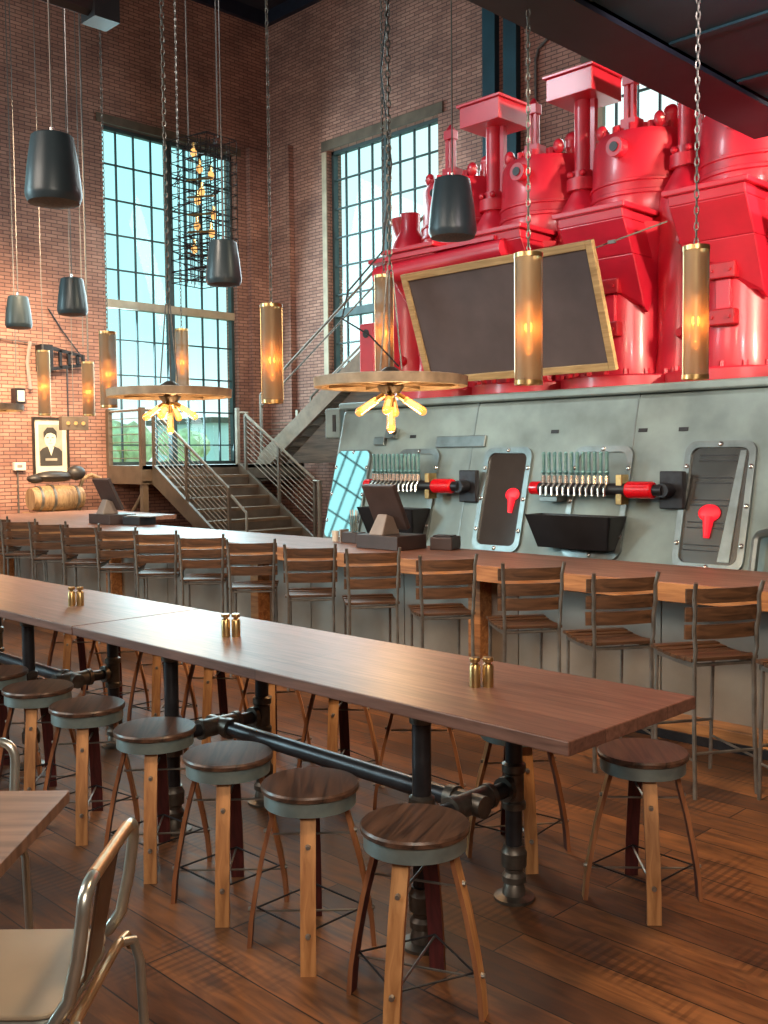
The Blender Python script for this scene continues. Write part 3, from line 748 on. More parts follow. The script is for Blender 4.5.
# ------------------------------------------------------------------ communal tables
def comm_table(x0, x1, legx, label, name='communal_table'):
    cx = (x0+x1)/2; r = thing(name, label, 'table', (cx, 2.985, 0), 0, 'long communal tables')
    W = x1-x0
    MB().box((0,0,.929), (W,.815,.048)).build('tabletop', M_top, r, False, bevel=.004)
    ln = [x-cx for x in legx]
    for x in ln:
        for y in (-.28,.28):
            lg = MB().cyl((x,y,.05), (x,y,.905), .036, n=16).build('leg', M_dark, r)
            fl = MB(); fl.lathe([(.0,0), (.085,0), (.085,.012), (.05,.022), (.042,.06), (.036,.07), (.05,.075), (.05,.10), (.038,.115), (.038,.13), (.052,.14), (.054,.20), (.044,.215), (.044,.23), (0,.23)], (x,y,0), 20)
            fl.build('floor_flange', M_fitting, lg)
            MB().lathe([(.036,.38), (.05,.385), (.05,.41), (.042,.42), (.042,.53), (.05,.54), (.05,.57), (.036,.58)], (x,y,0), 18).build('tee_fitting', M_fitting, lg)
            MB().lathe([(.036,.85), (.046,.855), (.046,.89), (.08,.895), (.08,.904), (0,.904)], (x,y,0), 18).build('top_flange', M_fitting, lg)
        MB().cyl((x,-.28,.475), (x,.28,.475), .033, n=14).build('cross_pipe', M_dark, r)
        f = MB().cyl((x,-.11,.475), (x,.11,.475), .046, n=16)
        for yy in (-.11,.11,-.22,.22): f.cyl((x,yy-.012,.475), (x,yy+.012,.475), .052, n=16)
        f.cyl((x-.075,0,.475), (x+.075,0,.475), .044, n=14)
        f.build('cross_fitting', M_fitting, r)
    a, b = min(ln), max(ln)
    MB().cyl((a+.05,0,.475), (b-.05,0,.475), .038, n=16).build('long_pipe', M_dark, r)
    for x in (a+.09, b-.09): MB().cyl((x-.02,0,.475), (x+.02,0,.475), .052, n=16).build('pipe_collar', M_fitting, r)
    for y in (-.25,.25): MB().bb(a-.3, b+.3, y-.03, y+.03, .88, .905) if False else None
    return r
comm_table(-4.945, -1.775, (-4.2, -2.52), 'nearer long brown plank table on black iron pipe legs')
comm_table(-8.13, -4.953, (-7.45, -5.74), 'farther long brown plank table on pipe legs, end to end with the nearer one')

def shaker(loc, label, h=.115):
    r = thing('shaker', label, 'shaker', loc, random.uniform(0,3), 'brass salt and pepper shakers')
    MB().lathe([(0,0), (.022,0), (.022,h*.70), (.018,h*.76), (.012,h*.80), (.012,h*.84)], n=18).build('shaker_body', M_brass, r)
    MB().lathe([(.012,h*.84), (.021,h*.86), (.022,h*.96), (.019,h), (0,h)], n=18).build('shaker_cap', M_brass, r)
zt = .953
for (x, y), where in (((-2.44, 2.965), 'nearest the camera'), ((-4.05, 2.96), 'at the middle of the tables'), ((-5.62, 2.955), 'on the farther plank table')):
    for d, side in (((-.030, -.008), 'left'), ((.006, .028), 'right')):
        shaker((x+d[0], y+d[1], zt), 'small brass shaker, %s of the pair %s' % (side, where))

# ------------------------------------------------------------------ barrel-stave stools
def make_stool(label):
    r = thing('barrel_stool', label, 'stool', (0,0,0))
    MB().lathe([(0,.600), (.178,.600), (.184,.604), (.185,.618), (.180,.626), (0,.626)], n=40).build('seat', M_seatwood, r)
    MB().lathe([(.158,.548), (.173,.548), (.173,.600), (.158,.600)], n=40, closed=True).build('seat_band', M_band, r)
    MB().lathe([(0,.575), (.156,.575), (.156,.598), (0,.598)], n=24).build('seat_plate', M_dark, r)
    prof = [(.130,.585), (.156,.48), (.190,.35), (.218,.21), (.236,.10), (.244,0.0)]
    for k in range(4):
        a = R(90*k); ca, sa = math.cos(a), math.sin(a); w = .028; t = .017
        q = MB(); ring = []
        for i, (rr_, z) in enumerate(prof):
            c4 = []
            for (dr, dt) in ((0,-w), (0,w), (-t,w), (-t,-w)):
                rad = rr_+dr; c4.append(q.bm.verts.new((rad*ca-dt*sa, rad*sa+dt*ca, z)))
            ring.append(c4)
        for A, B in zip(ring, ring[1:]):
            for j in range(4):
                f = q.bm.faces.new((A[j], A[(j+1) % 4], B[(j+1) % 4], B[j])); f.material_index = 1 if j == 2 else (2 if j in (1, 3) else 0)
        q.bm.faces.new(ring[0]); q.bm.faces.new(ring[-1][::-1])
        lg = q.build('leg', [M_stave, M_wine, M_staveedge], r, True, angle=40)
        for z, rr_ in ((.44,.166), (.14,.230)):
            MB().cyl(((rr_-.002)*ca, (rr_-.002)*sa, z), ((rr_+.010)*ca, (rr_+.010)*sa, z), .011, .008, 8).build('bolt', M_steel, lg)
    for k in range(2):
        a = R(90*k); MB().cyl((.145*math.cos(a), .145*math.sin(a), .44-.012*k), (-.145*math.cos(a), -.145*math.sin(a), .44-.012*k), .0045, n=6).build('upper_rod', M_steel, r)
        MB().cyl((.21*math.cos(a), .21*math.sin(a), .14-.010*k), (-.21*math.cos(a), -.21*math.sin(a), .14-.010*k), .0045, n=6).build('lower_rod', M_steel, r)
    for k in range(4):
        a, b = R(90*k), R(90*k+90)
        MB().cyl((.205*math.cos(a), .205*math.sin(a), .145), (.205*math.cos(b), .205*math.sin(b), .145), .004, n=6).build('stretcher_rod', M_dark, r)
    return r
proto = make_stool('')
index_kids()
near = [(-2.26,2.39,-66), (-2.83,2.42,-44), (-3.36,2.43,-44), (-3.93,2.44,-40), (-4.55,2.44,-38), (-5.10,2.45,-40), (-5.66,2.46,-35), (-6.25,2.46,-30)]
far = [(-2.80,3.66,-38), (-3.50,3.74,-48), (-4.12,3.74,-52), (-4.72,3.74,-40), (-5.30,3.74,-50), (-5.92,3.74,-44), (-6.55,3.74,-36), (-7.15,3.74,-45)]
proto.location = (-2.135, 3.63, 0); proto.rotation_euler = (0,0,R(-48))
proto['label'] = 'round barrel-stave stool standing alone past the right end of the plank table'; proto['group'] = 'barrel-stave stools'
for i, (x, y, a) in enumerate(near):
    lab = 'round barrel-stave stool at the very front, nearest the camera' if i == 0 else 'round barrel-stave stool, %s from the front in the near row along the plank tables' % ORD[i]
    copy_tree(proto, None, (x, y, 0), R(a), lab)
for i, (x, y, a) in enumerate(far):
    lab = 'barrel-stave stool mostly hidden behind the plank tables, %s from the right in the far row' % (ORD[i] or 'first')
    copy_tree(proto, None, (x, y, 0), R(a), lab)

# ------------------------------------------------------------------ bar chairs
def make_barchair():
    r = thing('bar_chair', '', 'bar chair', (0,0,0), 0, 'slatted bar chairs along the counter')
    hw = .178
    def bpost(s): return [(s*.185,-.235,0), (s*.18,-.21,.40), (s*.178,-.205,.73), (s*.182,-.222,.80), (s*.186,-.212,.90), (s*.190,-.230,1.0), (s*.192,-.222,1.08), (s*.20,-.25,1.165)]
    for s in (-1,1):
        MB().tube(bpost(s), .012, 8).build('back_post', M_steel, r)
        MB().tube([(s*hw,.22,0), (s*hw,.21,.40), (s*hw,.20,.72)], .011, 8).build('leg', M_steel, r)
        MB().box((s*(hw),.005,.715), (.016,.43,.028)).build('side_rail', M_steel, r, False)
        MB().cyl((s*hw,-.215,.20), (s*hw,.20,.20), .008, n=6).build('stretcher', M_steel, r)
    q = MB()
    for k in range(6):
        y = -.175+k*.075; z = .745-.012*math.sin(PI*k/5)
        q.hexa([(-hw-.022,y-.033,z-.008), (hw+.022,y-.033,z-.008), (hw+.022,y+.033,z-.008), (-hw-.022,y+.033,z-.008),
                (-hw-.022,y-.033,z+.010), (hw+.022,y-.033,z+.010), (hw+.022,y+.033,z+.010), (-hw-.022,y+.033,z+.010)])
    q.build('seat', M_slat, r, False)
    for z, y in ((1.085,-.20), (.985,-.193), (.89,-.188)):
        q = MB(); n = 8; h = .039
        R0 = []
        for k in range(n+1):
            u = -1+2*k/n; x = u*(hw+.035); yy = y+.03*(1-u*u)*-1+.02
            R0.append([q.bm.verts.new((x, yy+dy, z+dz)) for dy, dz in ((0,-h), (0,h), (.014,h), (.014,-h))])
        for A, B in zip(R0, R0[1:]):
            for j in range(4): q.bm.faces.new((A[j], A[(j+1) % 4], B[(j+1) % 4], B[j]))
        q.bm.faces.new(R0[0]); q.bm.faces.new(R0[-1][::-1])
        q.build('back_slat', M_slat, r, True, angle=40)
    for y0_, z in ((.20,.30), (-.215,.24)): MB().cyl((-hw,y0_,z), (hw,y0_,z), .009, n=6).build('footrest', M_steel, r)
    MB().cyl((-hw,-.19,.715), (hw,-.19,.715), .010, n=6).build('back_rail', M_steel, r)
    return r
bc = make_barchair(); index_kids()
posts = [(-2.55,4.86,58), (-3.19,4.88,56), (-3.92,4.97,52), (-4.66,5.0,54), (-5.42,5.02,52), (-6.08,4.97,48), (-6.82,4.96,48), (-7.60,5.0,48)]
xs = -8.32
while xs > -13.6: posts.append((xs, 4.98, 47)); xs -= .72
posts.insert(0, (-1.92, 4.84, 58))
for i, (px_, py_, a) in enumerate(posts):
    ca, sa = math.cos(R(a)), math.sin(R(a)); lx, ly = -.20, -.25
    loc = (px_-(lx*ca-ly*sa), py_-(lx*sa+ly*ca), 0)
    lab = ('slatted wood and steel bar chair cut off by the right edge of the picture' if i == 0 else
           'slatted bar chair at the right end of the counter, its whole back visible' if i == 1 else
           'slatted wood and steel bar chair, %s from the right end of the counter' % (ORD[i] if i < len(ORD) else 'last'))
    if i == 0: bc.location = loc; bc.rotation_euler = (0,0,R(a)); bc['label'] = lab
    else: copy_tree(bc, None, loc, R(a), lab)

# ------------------------------------------------------------------ foreground table and two metal chairs
ft = thing('cafe_table', 'small brown table with a sharp corner at the lower left', 'table', (-3.06, 1.57, 0), R(45))
# local -x runs from the corner one way, -y the other
MB().box((-.40,-.60,.73), (.80,1.20,.04)).build('tabletop', M_topend, ft, False, bevel=.003)
MB().cyl((-.40,-.60,.02), (-.40,-.60,.71), .035).build('pedestal', M_dark, ft)
MB().box((-.40,-.60,.012), (.55,.55,.02)).build('table_base', M_dark, ft, False, bevel=.004)
def metal_chair(loc, rz, label):
    # faces local +Y, back plane at y=0
    r = thing('metal_chair', label, 'chair', loc, rz, 'silver tube dining chairs')
    hw = .245; zt_ = .80
    def arc(p, q, c, n=5):
        return [tuple(p[i]*(1-t)**2+2*c[i]*t*(1-t)+q[i]*t*t for i in range(3)) for t in [k/n for k in range(n+1)]]
    loop = [(-hw-.01,.10,.43), (-hw-.01,.03,.46), (-hw,-.01,.52)]
    loop += [(-hw,-.035,.63)] + arc((-hw,-.05,.73), (-hw+.07,-.055,zt_), (-hw,-.055,zt_))
    loop += arc((hw-.07,-.055,zt_), (hw,-.05,.73), (hw,-.055,zt_)) + [(hw,-.035,.63), (hw,-.01,.52), (hw+.01,.03,.46), (hw+.01,.10,.43)]
    MB().tube(loop, .0175, 12).build('back_frame', M_chairmetal, r)
    MB().tube([(-hw+.08,-.055,zt_+.001), (hw-.08,-.055,zt_+.001)], .0182, 12).build('top_rail', M_chairgold, r)
    q = MB(); q.hexa([(-.09,-.055,zt_-.01), (.09,-.055,zt_-.01), (.075,.0,.48), (-.075,.0,.48), (-.09,-.047,zt_-.01), (.09,-.047,zt_-.01), (.075,.008,.47), (-.075,.008,.47)])
    q.build('back_splat', M_backbrown, r, False, bevel=.002)
    q = MB(); q.prism(rr(.46,.42,.07), .462, .476, 'z')
    for v in q.bm.verts: v.co.y += .225
    q.build('seat', M_seatcream, r, False, bevel=.004)
    q = MB(); q.tube([(x, y+.225, .445) for x, y in rr(.41,.40,.06)], .012, 8, True); q.build('seat_frame', M_chairmetal, r)
    MB().tube([(-hw-.03,-.03,.40), (-hw-.02,-.02,.435), (-hw+.05,-.01,.44), (hw-.05,-.01,.44), (hw+.02,-.02,.435), (hw+.03,-.03,.40)], .0145, 10).build('rear_rail', M_chairgold, r)
    for s in (-1,1):
        MB().tube([(s*(hw-.03),-.015,.44), (s*(hw+.015),-.04,.425), (s*(hw+.025),-.055,.36), (s*(hw+.03),-.07,0)], .0145, 10).build('leg', M_chairmetal, r)
        MB().tube([(s*(hw-.02),.38,.44), (s*(hw),.41,.41), (s*(hw+.01),.42,.34), (s*(hw+.03),.44,0)], .0135, 10).build('leg', M_chairmetal, r)
    return r
metal_chair((-2.425, 1.30, 0), R(135), 'silver tube chair with cream seat in the lower left foreground')
metal_chair((-3.71, 1.41, 0), R(225), 'silver tube chair behind the small table, cut off by the left edge')
# ------------------------------------------------------------------ hanging things
def add_chain(name, parent, z0, z1, x=0, y=0, link=.055, r=.0045, wdt=.011):
    mb = MB(); n = max(2, int((z1-z0)/(link*.78)))
    step = (z1-z0)/n
    for k in range(n):
        rot = Matrix.Rotation(R(90*(k % 2)+20), 4, 'Z') @ Matrix.Rotation(R(90), 4, 'X')
        mb.torus((x, y, z0+step*(k+.5)), 1, r, rot, 8, 4, (wdt, step*.62, 1))
    return mb.build(name, M_chain, parent)
def lamp(x, y, z0, z1, ztop, label, rad=.078, e=14, chain=True):
    """brass mesh cylinder with a long amber bulb"""
    r = thing('cylinder_pendant', label, 'pendant lamp', (x, y, z1), 0, 'brass cylinder pendants')
    h = z1-z0
    q = MB(); q.lathe([(rad,-h), (rad,0)], n=28); q.build('lamp_shade', M_brassmesh, r)
    q = MB()
    for z in (-.012, -h+.012): q.lathe([(rad-.003,z-.012), (rad+.003,z-.012), (rad+.003,z+.012), (rad-.003,z+.012)], n=28, closed=True)
    for k in range(2):
        a = PI*k+.9; q.box((rad*math.cos(a), rad*math.sin(a), -h/2), (.012,.004,h), (0,0,a+PI/2))
    q.build('rim', M_brass, r)
    MB().cyl((-rad,0,-.01), (rad,0,-.01), .006, n=6).cyl((0,0,-.01), (0,0,-h*.30), .008, n=6).cyl((0,0,-h*.30), (0,0,-h*.36), .020, n=10).build('lamp_socket', M_brass, r)
    MB().cyl((0,0,-h*.37), (0,0,-h*.74), .026, n=14).sphere((0,0,-h*.74), .026, 12, 8).build('bulb_glass', glow_glass, r)
    MB().cyl((0,0,-h*.40), (0,0,-h*.72), .010, n=8).build('filament', M_fil, r)
    if chain: add_chain('chain', r, 0, ztop-z1)
    else: MB().cyl((0,0,0), (0,0,ztop-z1), .006, n=6).build('cord', M_wire, r)
    ld = bpy.data.lights.new('bulb_light', 'POINT'); ld.energy = e*1.1; ld.color = (1,.36,.08); ld.shadow_soft_size = .05
    lo = bpy.data.objects.new('bulb_light', ld); C.objects.link(lo); lo.parent = r; lo.location = (0,0,-h*.55)
    return r
glow_glass = glassy('bulb_glass_amber', (1,.78,.45), .05, .15)
_nt = glow_glass.node_tree; _e = N(_nt, 'ShaderNodeEmission', Strength=.55); _e.inputs[0].default_value = (1,.38,.10,1)
_a = _nt.nodes.new('ShaderNodeAddShader'); _o = [n for n in _nt.nodes if n.type == 'OUTPUT_MATERIAL'][0]
_s = _o.inputs[0].links[0].from_socket; _nt.links.new(_s, _a.inputs[0]); _nt.links.new(_e.outputs[0], _a.inputs[1]); _nt.links.new(_a.outputs[0], _o.inputs[0])
lamp(-3.44, 4.60, 2.24, 2.97, 4.30, 'brass cylinder pendant with glowing tube bulb hanging before the blackboard')
lamp(-2.70, 5.12, 2.25, 2.97, 4.30, 'brass cylinder pendant with glowing tube bulb at far right before the engine', .070)
lamp(-5.81, 4.66, 2.24, 2.96, ZC, 'brass cylinder pendant between the two tall windows, in front of the brick corner')
lamp(-6.02, 6.04, 2.50, 3.36, ZC, 'brass cylinder pendant above the large wheel chandelier, left of the blackboard')
lamp(-10.1, 6.75, 2.66, 3.36, ZC, 'brass cylinder pendant in front of the left window, above the second wheel chandelier', .075, 10)
lamp(-9.02, 5.16, 2.35, 3.10, ZC, 'brass cylinder pendant at the left edge of the left window', .082, 12)
lamp(-12.2, 6.06, 2.40, 3.23, ZC, 'brass cylinder pendant on the bracket arm above the framed portrait', .078, 16, False)
lamp(-12.0, 6.57, 2.40, 3.10, ZC, 'brass cylinder pendant right of the framed portrait, before the brick wall', .075, 16, False)

def speaker(x, y, z0, z1, label):
    r = thing('pendant_speaker', label, 'speaker', (x, y, z1), 0, 'dark pendant speakers')
    h = z1-z0; w = h*.42
    MB().lathe([(0,0), (w*.68,0), (w*.735,-.008), (w*.76,-.03), (w*.90,-h*.45), (w*1.0,-h*.86), (w*.985,-h*.92), (w*.90,-h)], n=36).build('speaker_shell', M_speaker, r)
    MB().lathe([(0,-h-.02), (w*.5,-h-.012), (w*.90,-h)], n=36).build('grille', M_speakergrille, r)
    MB().cyl((0,0,0), (0,0,.05), .014, n=8).build('hook', M_chrome, r)
    MB().cyl((0,0,.05), (0,0,ZC-z1), .006, n=6).build('cable', M_wire, r)
    return r
speaker(-5.90, 3.03, 3.43, 3.84, 'largest dark pendant speaker at the upper left')
speaker(-7.96, 5.81, 3.50, 3.91, 'dark pendant speaker before the right half of the left window')
speaker(-10.5, 5.58, 3.46, 3.86, 'dark pendant speaker, right one of the two small ones on the left')
speaker(-12.14, 5.72, 3.48, 3.87, 'dark pendant speaker farthest left, beside the picture edge')
speaker(-5.34, 6.14, 3.58, 4.04, 'dark pendant speaker in front of the red engine')

M_filhot = emission('hot_filament', (1,.62,.25), 3.0)
amber_glass = glow_glass.copy(); amber_glass.name = 'amber_glass'
[n for n in amber_glass.node_tree.nodes if n.type == 'EMISSION'][0].inputs[1].default_value = .6
def wheel(x, y, z, label, cnt=4, wires=True):
    r = thing('wheel_chandelier', label, 'chandelier', (x, y, z), R(20), 'wheel rim chandeliers')
    MB().lathe([(.45,-.03), (.50,-.03), (.505,.03), (.49,.034), (.47,.03), (.45,.0)], n=56, closed=True).build('wheel_rim', M_rim, r)
    MB().lathe([(.0,.004), (.46,.004), (.46,.012), (0,.012)], n=48).build('wheel_disc', M_rim, r)
    sp = MB()
    for k in range(8):
        a = 2*PI*k/8; sp.box((.24*math.cos(a), .24*math.sin(a), -.005), (.44,.03,.03), (0,0,a))
    sp.build('spoke', M_rim, r, False)
    MB().lathe([(0,-.07), (.06,-.07), (.09,-.03), (.09,.06), (.03,.10), (0,.10)], n=20).build('hub', M_fitting, r)
    for k in range(cnt+1):
        if k == cnt: d = Vector((0,0,-1))
        else:
            a = 2*PI*k/cnt+.3; d = Vector((math.cos(a)*.82, math.sin(a)*.82, -.55)).normalized()
        p0 = Vector((0,0,-.05))+d*.05
        b = MB().cyl(p0, p0+d*.06, .02, n=10).build('bulb_socket', M_brass, r)
        MB().cyl(p0+d*.06, p0+d*.20, .025, .029, 12).sphere(p0+d*.20, .029, 12, 8).build('bulb', amber_glass, b)
        MB().cyl(p0+d*.08, p0+d*.19, .013, .013, 8).build('filament', M_filhot, b)
    ld = bpy.data.lights.new('wheel_light', 'POINT'); ld.energy = 34; ld.color = (1,.60,.28); ld.shadow_soft_size = .12
    lo = bpy.data.objects.new('wheel_light', ld); C.objects.link(lo); lo.parent = r; lo.location = (0,0,-.33)
    add_chain('chain', r, .72, ZC-z, link=.06, r=.006, wdt=.015)
    for k in range(3):
        a = 2*PI*k/3; MB().tube([(.40*math.cos(a)*.2,.40*math.sin(a)*.2,.08), (.02*math.cos(a),.02*math.sin(a),.72)], .006, 6).build('hanger', M_chain, r)
    if wires: MB().tube([(.06,0,.1), (-.1,-.1,.3), (-.30,-.1,.42), (-.28,-.05,.6), (-.05,0,.85), (0.02,0,1.4), (-.06,.02,2.0), (0.02,0,2.5)], .006, 6).build('loose_cord', M_black, r)
    return r
wheel(-4.62, 4.69, 2.325, 'large wheel chandelier with glowing tube bulbs, nearest, left of the blackboard')
wheel(-7.04, 4.58, 2.37, 'wheel chandelier with glowing bulbs in front of the left window', wires=False)
wheel(-10.5, 4.42, 2.39, 'wheel chandelier cut off by the left edge of the picture', wires=False)

# wire cage chandelier
r = thing('cage_chandelier', 'tall wire cage chandelier with amber bulbs in front of the left window', 'chandelier', (-9.07, 6.38, 3.72), R(10))
w, d, h = .28, .22, 1.50
q = MB()
def wr(a, b, rad=.0055): q.tube([a, b], rad, 4)
nz = 13
for s, (ww, dd) in ((0, (w, d)), (1, (w*.55, d*.5))):
    for i in range(nz+1):
        z = h*i/nz+s*.04; j = random.uniform(-.012,.012)
        P4 = [(-ww,-dd,z+j), (ww,-dd,z-j), (ww,dd,z+j), (-ww,dd,z-j)]
        for k in range(4): wr(P4[k], P4[(k+1) % 4])
    for k in range(5):
        u = -1+.5*k
        for yy in (-dd, dd): wr((u*ww,yy,0), (u*ww,yy,h))
        for xx in (-ww, ww): wr((xx,u*dd,0), (xx,u*dd,h))
for i in range(60):
    x0 = random.uniform(-w,-w*.1); z0 = random.uniform(0,h)
    wr((x0,random.choice((-d,d)),z0), (x0+random.uniform(.08,.2),random.choice((-d,d)),z0+random.uniform(-.12,.12)), .006)
q.build('wire_cage', M_dark, r, False)
q = MB()
for z in (1.0,.82,.64,.46): q.tube([(0,-d-.02,z+.04), (w+.10,-d-.02,z)], .012, 5)
q.build('brass_rod', M_brass, r)
for i in range(11):
    p = Vector((random.uniform(-.12,.25), random.uniform(-.12,.12), .15+1.25*i/10))
    b = MB().cyl(p, p+Vector((0,0,.06)), .018, n=8).build('bulb_socket', M_brass, r)
    MB().sphere(p+Vector((0,0,-.04)), .035, 10, 8, (1,1,1.35)).build('bulb', M_bulb, b)
for x in (-.22,.22): MB().cyl((x,0,h), (x,0,ZC-3.72), .008, n=6).build('chain', M_wire, r)
# thin cables on the far left and one dark conduit
for i, (x, y, z0) in enumerate(((-13.4, 7.35, 2.95), (-13.6, 6.35, 3.0), (-12.9, 7.0, 3.4))):
    tag(MB().cyl((x,y,z0), (x,y,ZC), .008, n=6).build('hanging_cable', M_wire), 'thin hanging cable near the upper left wall, %s' % ['rightmost', 'leftmost', 'middle one of three'][i], 'cable', 'thin hanging cables')

# ------------------------------------------------------------------ left wall fittings
p = thing('framed_portrait', 'black framed portrait print of a man in a dark suit on the brick wall', 'picture', (XL, 7.68, 2.015))
def fl(poly, d, mat, name, par=p):
    q = MB(); q.prism(poly, d-.004, d, 'x'); return q.build(name, mat, par, False)
PW, PH = .31, .50
q = MB(); q.bb(0,.04,-PW,-PW+.035,-PH,PH).bb(0,.04,PW-.035,PW,-PH,PH).bb(0,.04,-PW+.035,PW-.035,PH-.035,PH).bb(0,.04,-PW+.035,PW-.035,-PH,-PH+.035); q.build('picture_frame', M_frameblk, p, False)
fl([(-PW+.03,-PH+.03), (PW-.03,-PH+.03), (PW-.03,PH-.03), (-PW+.03,PH-.03)], .012, M_paper, 'mat_board')
fl([(-.20,-.28), (.20,-.28), (.20,.38), (-.20,.38)], .016, M_midink, 'print')
fl([(-.185,-.28), (.185,-.28), (.19,-.05), (.14,.0), (.06,.03), (-.06,.03), (-.14,.0), (-.19,-.05)], .020, M_ink, 'suit')
fl([(.10*math.cos(2*PI*k/16)-.01, .15+.14*math.sin(2*PI*k/16)) for k in range(16)], .024, M_paper, 'face')
fl([(-.12,.16), (-.125,.26), (-.06,.335), (.04,.335), (.10,.27), (.10,.16), (.075,.22), (.0,.25), (-.07,.235)], .028, M_ink, 'hair')
fl([(-.05,.02), (.05,.02), (.0,-.12)], .024, M_paper, 'shirt')
for yy in (-.055,.03): fl([(yy-.018,.165), (yy+.018,.165), (yy+.018,.178), (yy-.018,.178)], .027, M_ink, 'eye')
fl([(-.045,.075), (.025,.075), (.02,.086), (-.04,.086)], .027, M_midink, 'mouth')
fl([(-.02,.11), (.002,.11), (-.008,.155)], .027, M_midink, 'nose')
fl([(-.10,-.16), (.10,-.16), (.10,-.20), (-.10,-.20)], .024, M_midink, 'card')
t = thing('bulb_box', 'dark little box with three glowing bulbs beside the framed portrait', 'lamp', (-13.6, 7.2, 2.36))
MB().box((0,.0,0), (.10,.42,.20)).build('box_body', M_stair, t, False, bevel=.005)
for k in (-1,0,1): MB().sphere((.06,.12*k,0), .028, 10, 8).build('bulb', M_bulb, t)
MB().cyl((0,.0,.1), (0,.0,ZC-2.36), .006, n=6).build('cord', M_wire, t)
# bracket arm
t = thing('wall_bracket', 'dark iron bracket arm with round holes mounted on the brick wall', 'bracket', (XL, 7.3, 3.45))
q = MB(); P0, P1 = (0,.0), (1.0,.0)
prf = [(.20,-.17), (.20,.17), (.95,.05), (.95,-.08)]
q.box((.12,.26,0), (.22,.20,.42)); q.build('bracket_head', M_dark, t, False, bevel=.01)
q = MB()
q.hexa([(.10,.36,.20), (.10,.36,.14), (.10,.92,.04), (.10,.92,.09), (.14,.36,.20), (.14,.36,.14), (.14,.92,.04), (.14,.92,.09)])
q.hexa([(.10,.36,-.14), (.10,.36,-.20), (.10,.92,-.10), (.10,.92,-.05), (.14,.36,-.14), (.14,.36,-.20), (.14,.92,-.10), (.14,.92,-.05)])
for yy, hh in ((.37,.17), (.53,.14), (.68,.11), (.83,.08), (.93,.09)): q.box((.12,yy,0), (.04,.045,2*hh))
q.build('bracket_arm', M_dark, t, False)
MB().tube([(.12,.88,.09), (.06,.62,.45), (.02,.40,.80)], .012, 6).build('stay_rod', M_dark, t)
MB().tube([(.12,.64,-.12), (.12,.64,-1.0)], .012, 6).build('drop_rod', M_dark, t)
MB().tube([(.05,.16,.22), (.05,-.6,.28), (.05,-1.4,.28)], .010, 6).build('feed_pipe', M_wire, t)
MB().tube([(.08,.05,.25), (.06,.0,-.1), (.10,.02,-.5)], .03, 6).build('pipe_coil', M_greyplastic, t)
t = thing('wall_lantern', 'small square lantern box on the brick wall at the left edge', 'lantern', (XL, 7.12, 2.83))
MB().box((.10,0,0), (.18,.16,.24)).build('lantern_body', M_dark, t, False, bevel=.01)
MB().box((.195,0,0), (.01,.11,.17)).build('lantern_pane', M_white, t, False)
t = thing('thermostat', 'small off-white control box on the brick wall left of the portrait', 'thermostat', (XL, 7.13, 1.73))
MB().box((.04,0,0), (.08,.19,.13)).build('cover', M_white, t, False, bevel=.01)
MB().box((.083,-.01,.005), (.006,.08,.04)).build('display', M_greyplastic, t, False)
MB().cyl((.02,-.02,-.065), (.02,-.02,-1.7), .014, n=8).build('conduit', M_wire, t)
# barrel, saddle-like bag, hoop and post seen over the bar's far end
t = thing('barrel', 'pale half barrel lying on its side beyond the far end of the bar', 'barrel', (-14.75, 7.62, 1.05))
q = MB(); q.lathe([(0,-.42), (.17,-.42), (.20,-.2), (.21,0), (.20,.2), (.17,.42), (0,.42)], n=26); xform(q, Matrix.Translation((0,-.15,.18)) @ Matrix.Rotation(R(90),4,'X')); q.build('barrel_body', M_barrel, t)
for zz, rr_ in ((-.3,.187), (.3,.187), (.1,.208)):
    q = MB(); q.lathe([(rr_,zz-.02), (rr_+.012,zz-.02), (rr_+.012,zz+.02), (rr_,zz+.02)], n=26, closed=True)
    xform(q, Matrix.Translation((0,-.15,.18)) @ Matrix.Rotation(R(90),4,'X')); q.build('hoop', M_steel, t)
MB().bb(-.22,.22,-.60,.28,-1.05,-.03).build('barrel_stand', M_barrel, t, False, bevel=.01)
t = MB(); t.sphere((0,0,.45), .16, 12, 8, (1,2.2,.55)).sphere((.05,.35,.5), .12, 10, 8, (1,1.3,1)).sphere((0,-.3,.42), .10, 10, 8, (1,1.5,.7))
o = t.build('leather_bag', M_leather); o.location = (-14.75, 7.45, 1.12); tag(o, 'dark leather bag heaped behind the pale barrel', 'bag')
t = thing('bentwood_chair', 'pale hooped chair back and dark frame beside the landing', 'chair', (-14.9, 8.17, 0))
q = MB(); q.tube([(0,-.22,.9), (0,-.22,1.35), (0,-.15,1.52), (0,.0,1.58), (0,.15,1.52), (0,.22,1.35), (0,.22,.9)], .035, 8); q.build('back_hoop', M_barrel, t)
q = MB(); q.bb(-.22,.2,-.24,.24,.85,.92); q.build('seat', M_leather, t, False)
for x in (-.2,.15):
    for y in (-.2,.2): MB().cyl((x,y,0), (x,y,.85), .025, n=8).build('leg', M_leather, t)
# ------------------------------------------------------------------ lights
def area(name, loc, target, sx, sy, e, col):
    ld = bpy.data.lights.new(name, 'AREA'); ld.shape = 'RECTANGLE'; ld.size = sx; ld.size_y = sy; ld.energy = e; ld.color = col
    o = bpy.data.objects.new(name, ld); C.objects.link(o); o.location = loc
    o.rotation_euler = (Vector(target)-Vector(loc)).to_track_quat('-Z', 'Y').to_euler(); return o
def spot(name, loc, target, e, col, ang=60, soft=.15):
    ld = bpy.data.lights.new(name, 'SPOT'); ld.energy = e; ld.color = col; ld.spot_size = R(ang); ld.spot_blend = .6; ld.shadow_soft_size = soft
    o = bpy.data.objects.new(name, ld); C.objects.link(o); o.location = loc
    o.rotation_euler = (Vector(target)-Vector(loc)).to_track_quat('-Z', 'Y').to_euler(); return o
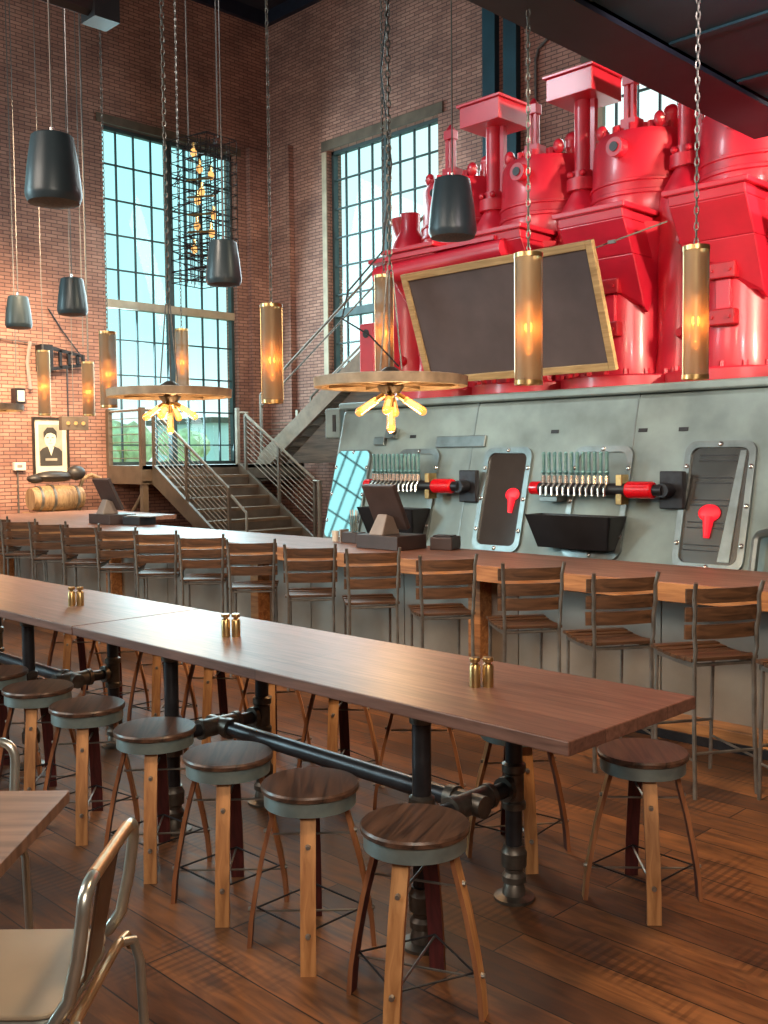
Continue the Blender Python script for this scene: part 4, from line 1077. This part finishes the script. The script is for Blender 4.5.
# daylight entering by the windows
area('window_daylight', (XL+.1, 10.0, 4.6), (0, 6, 1.0), 2.6, 5.4, 430, (.62,.93,1.0))
area('window_daylight', (-6.7, YR-.1, 5.9), (-5.5, 7, 4.0), 2.4, 2.6, 260, (.85,1,.98))
area('window_daylight', (XL+.1, -5.35, 4.6), (-2, 5, 1.5), 2.6, 5.4, 900, (.62,.93,1.0))  # cool fill placed at the added window out of view
area('window_daylight', (-12.2, YR-.1, 4.6), (-6, 0, 1.0), 2.5, 5.2, 330, (.78,.97,1.0))
# added warm fill lights for base brightness, behind and above the camera side
area('room_fill', (1.5, -1.0, 4.2), (-5, 5, 1.0), 3.0, 1.5, 190, (1,.86,.70))
area('room_fill', (-6.0, -2.0, 5.0), (-8, 7, .5), 3.0, 2.0, 200, (1,.84,.70))
spot('engine_spot', (-1.6, 4.6, 4.2), (-5.6, 8.6, 3.6), 190, (1,.80,.76), 75)
spot('engine_spot', (-0.8, 7.0, 3.9), (-5.2, 8.4, 3.7), 750, (1,.86,.62), 50, .12)
spot('engine_spot', (-8.8, 4.6, 7.2), (-6.0, 9.0, 4.6), 300, (.85,.92,1.0), 60, .5)  # added cool spot to lighten the engine's upper parts
spot('engine_spot', (0.6, 7.95, 6.8), (-5.0, 8.9, 4.4), 2600, (1,.84,.58), 50)
spot('wall_spot', (-11.0, 5.5, 6.0), (XL, 6.9, 2.0), 5200, (1,.70,.42), 52, 1.0)
spot('wall_spot', (-9.5, 3.5, 7.5), (-13.2, YR, 4.2), 900, (1,.93,.86), 50, .5)  # added wash light, lifts the brick between the right-hand windows
spot('floor_spot', (-1.2, 2.6, 4.2), (-1.6, 3.6, 0), 260, (1,.66,.38), 110, .2)
spot('bar_spot', (-2.6, 3.0, 4.2), (-4.4, 5.6, .9), 320, (1,.78,.56), 90, .2)
spot('bar_spot', (-7.0, 2.0, 6.0), (-8.6, 5.8, .9), 500, (1,.80,.62), 80, .3)

# ------------------------------------------------------------------ world
w = bpy.data.worlds.new('world'); bpy.context.scene.world = w; w.use_nodes = True
nt = w.node_tree; nt.nodes.clear()
out = nt.nodes.new('ShaderNodeOutputWorld'); bg = nt.nodes.new('ShaderNodeBackground')
tc = nt.nodes.new('ShaderNodeTexCoord'); sx = nt.nodes.new('ShaderNodeSeparateXYZ')
nt.links.new(tc.outputs['Generated'], sx.inputs[0])
rz = ramp(nt, sx.outputs[2], [(.0, (.75,.92,.90)), (.12, (.40,.80,.82)), (.5, (.28,.70,.74))])
ry = ramp(nt, sx.outputs[1], [(.55, (0,0,0)), (.85, (1,1,1))])
mx = N(nt, 'ShaderNodeMix', data_type='RGBA'); nt.links.new(ry.outputs[0], mx.inputs[0])
nt.links.new(rz.outputs[0], mx.inputs[6]); mx.inputs[7].default_value = (.72,.84,.82,1)
nt.links.new(mx.outputs[2], bg.inputs[0]); bg.inputs[1].default_value = 1.5
nt.links.new(bg.outputs[0], out.inputs[0])

sc = bpy.context.scene
sc.view_settings.view_transform = 'Standard'; sc.view_settings.look = 'None'
sc.view_settings.gamma = 1; sc.view_settings.exposure = 0.2; sc.view_settings.use_curve_mapping = False
sc.cycles.use_denoising = True
sc.cycles.max_bounces = 6; sc.cycles.diffuse_bounces = 3; sc.cycles.glossy_bounces = 3; sc.cycles.transparent_max_bounces = 12
sc.cycles.caustics_reflective = False; sc.cycles.caustics_refractive = False
sc.cycles.sample_clamp_indirect = 6
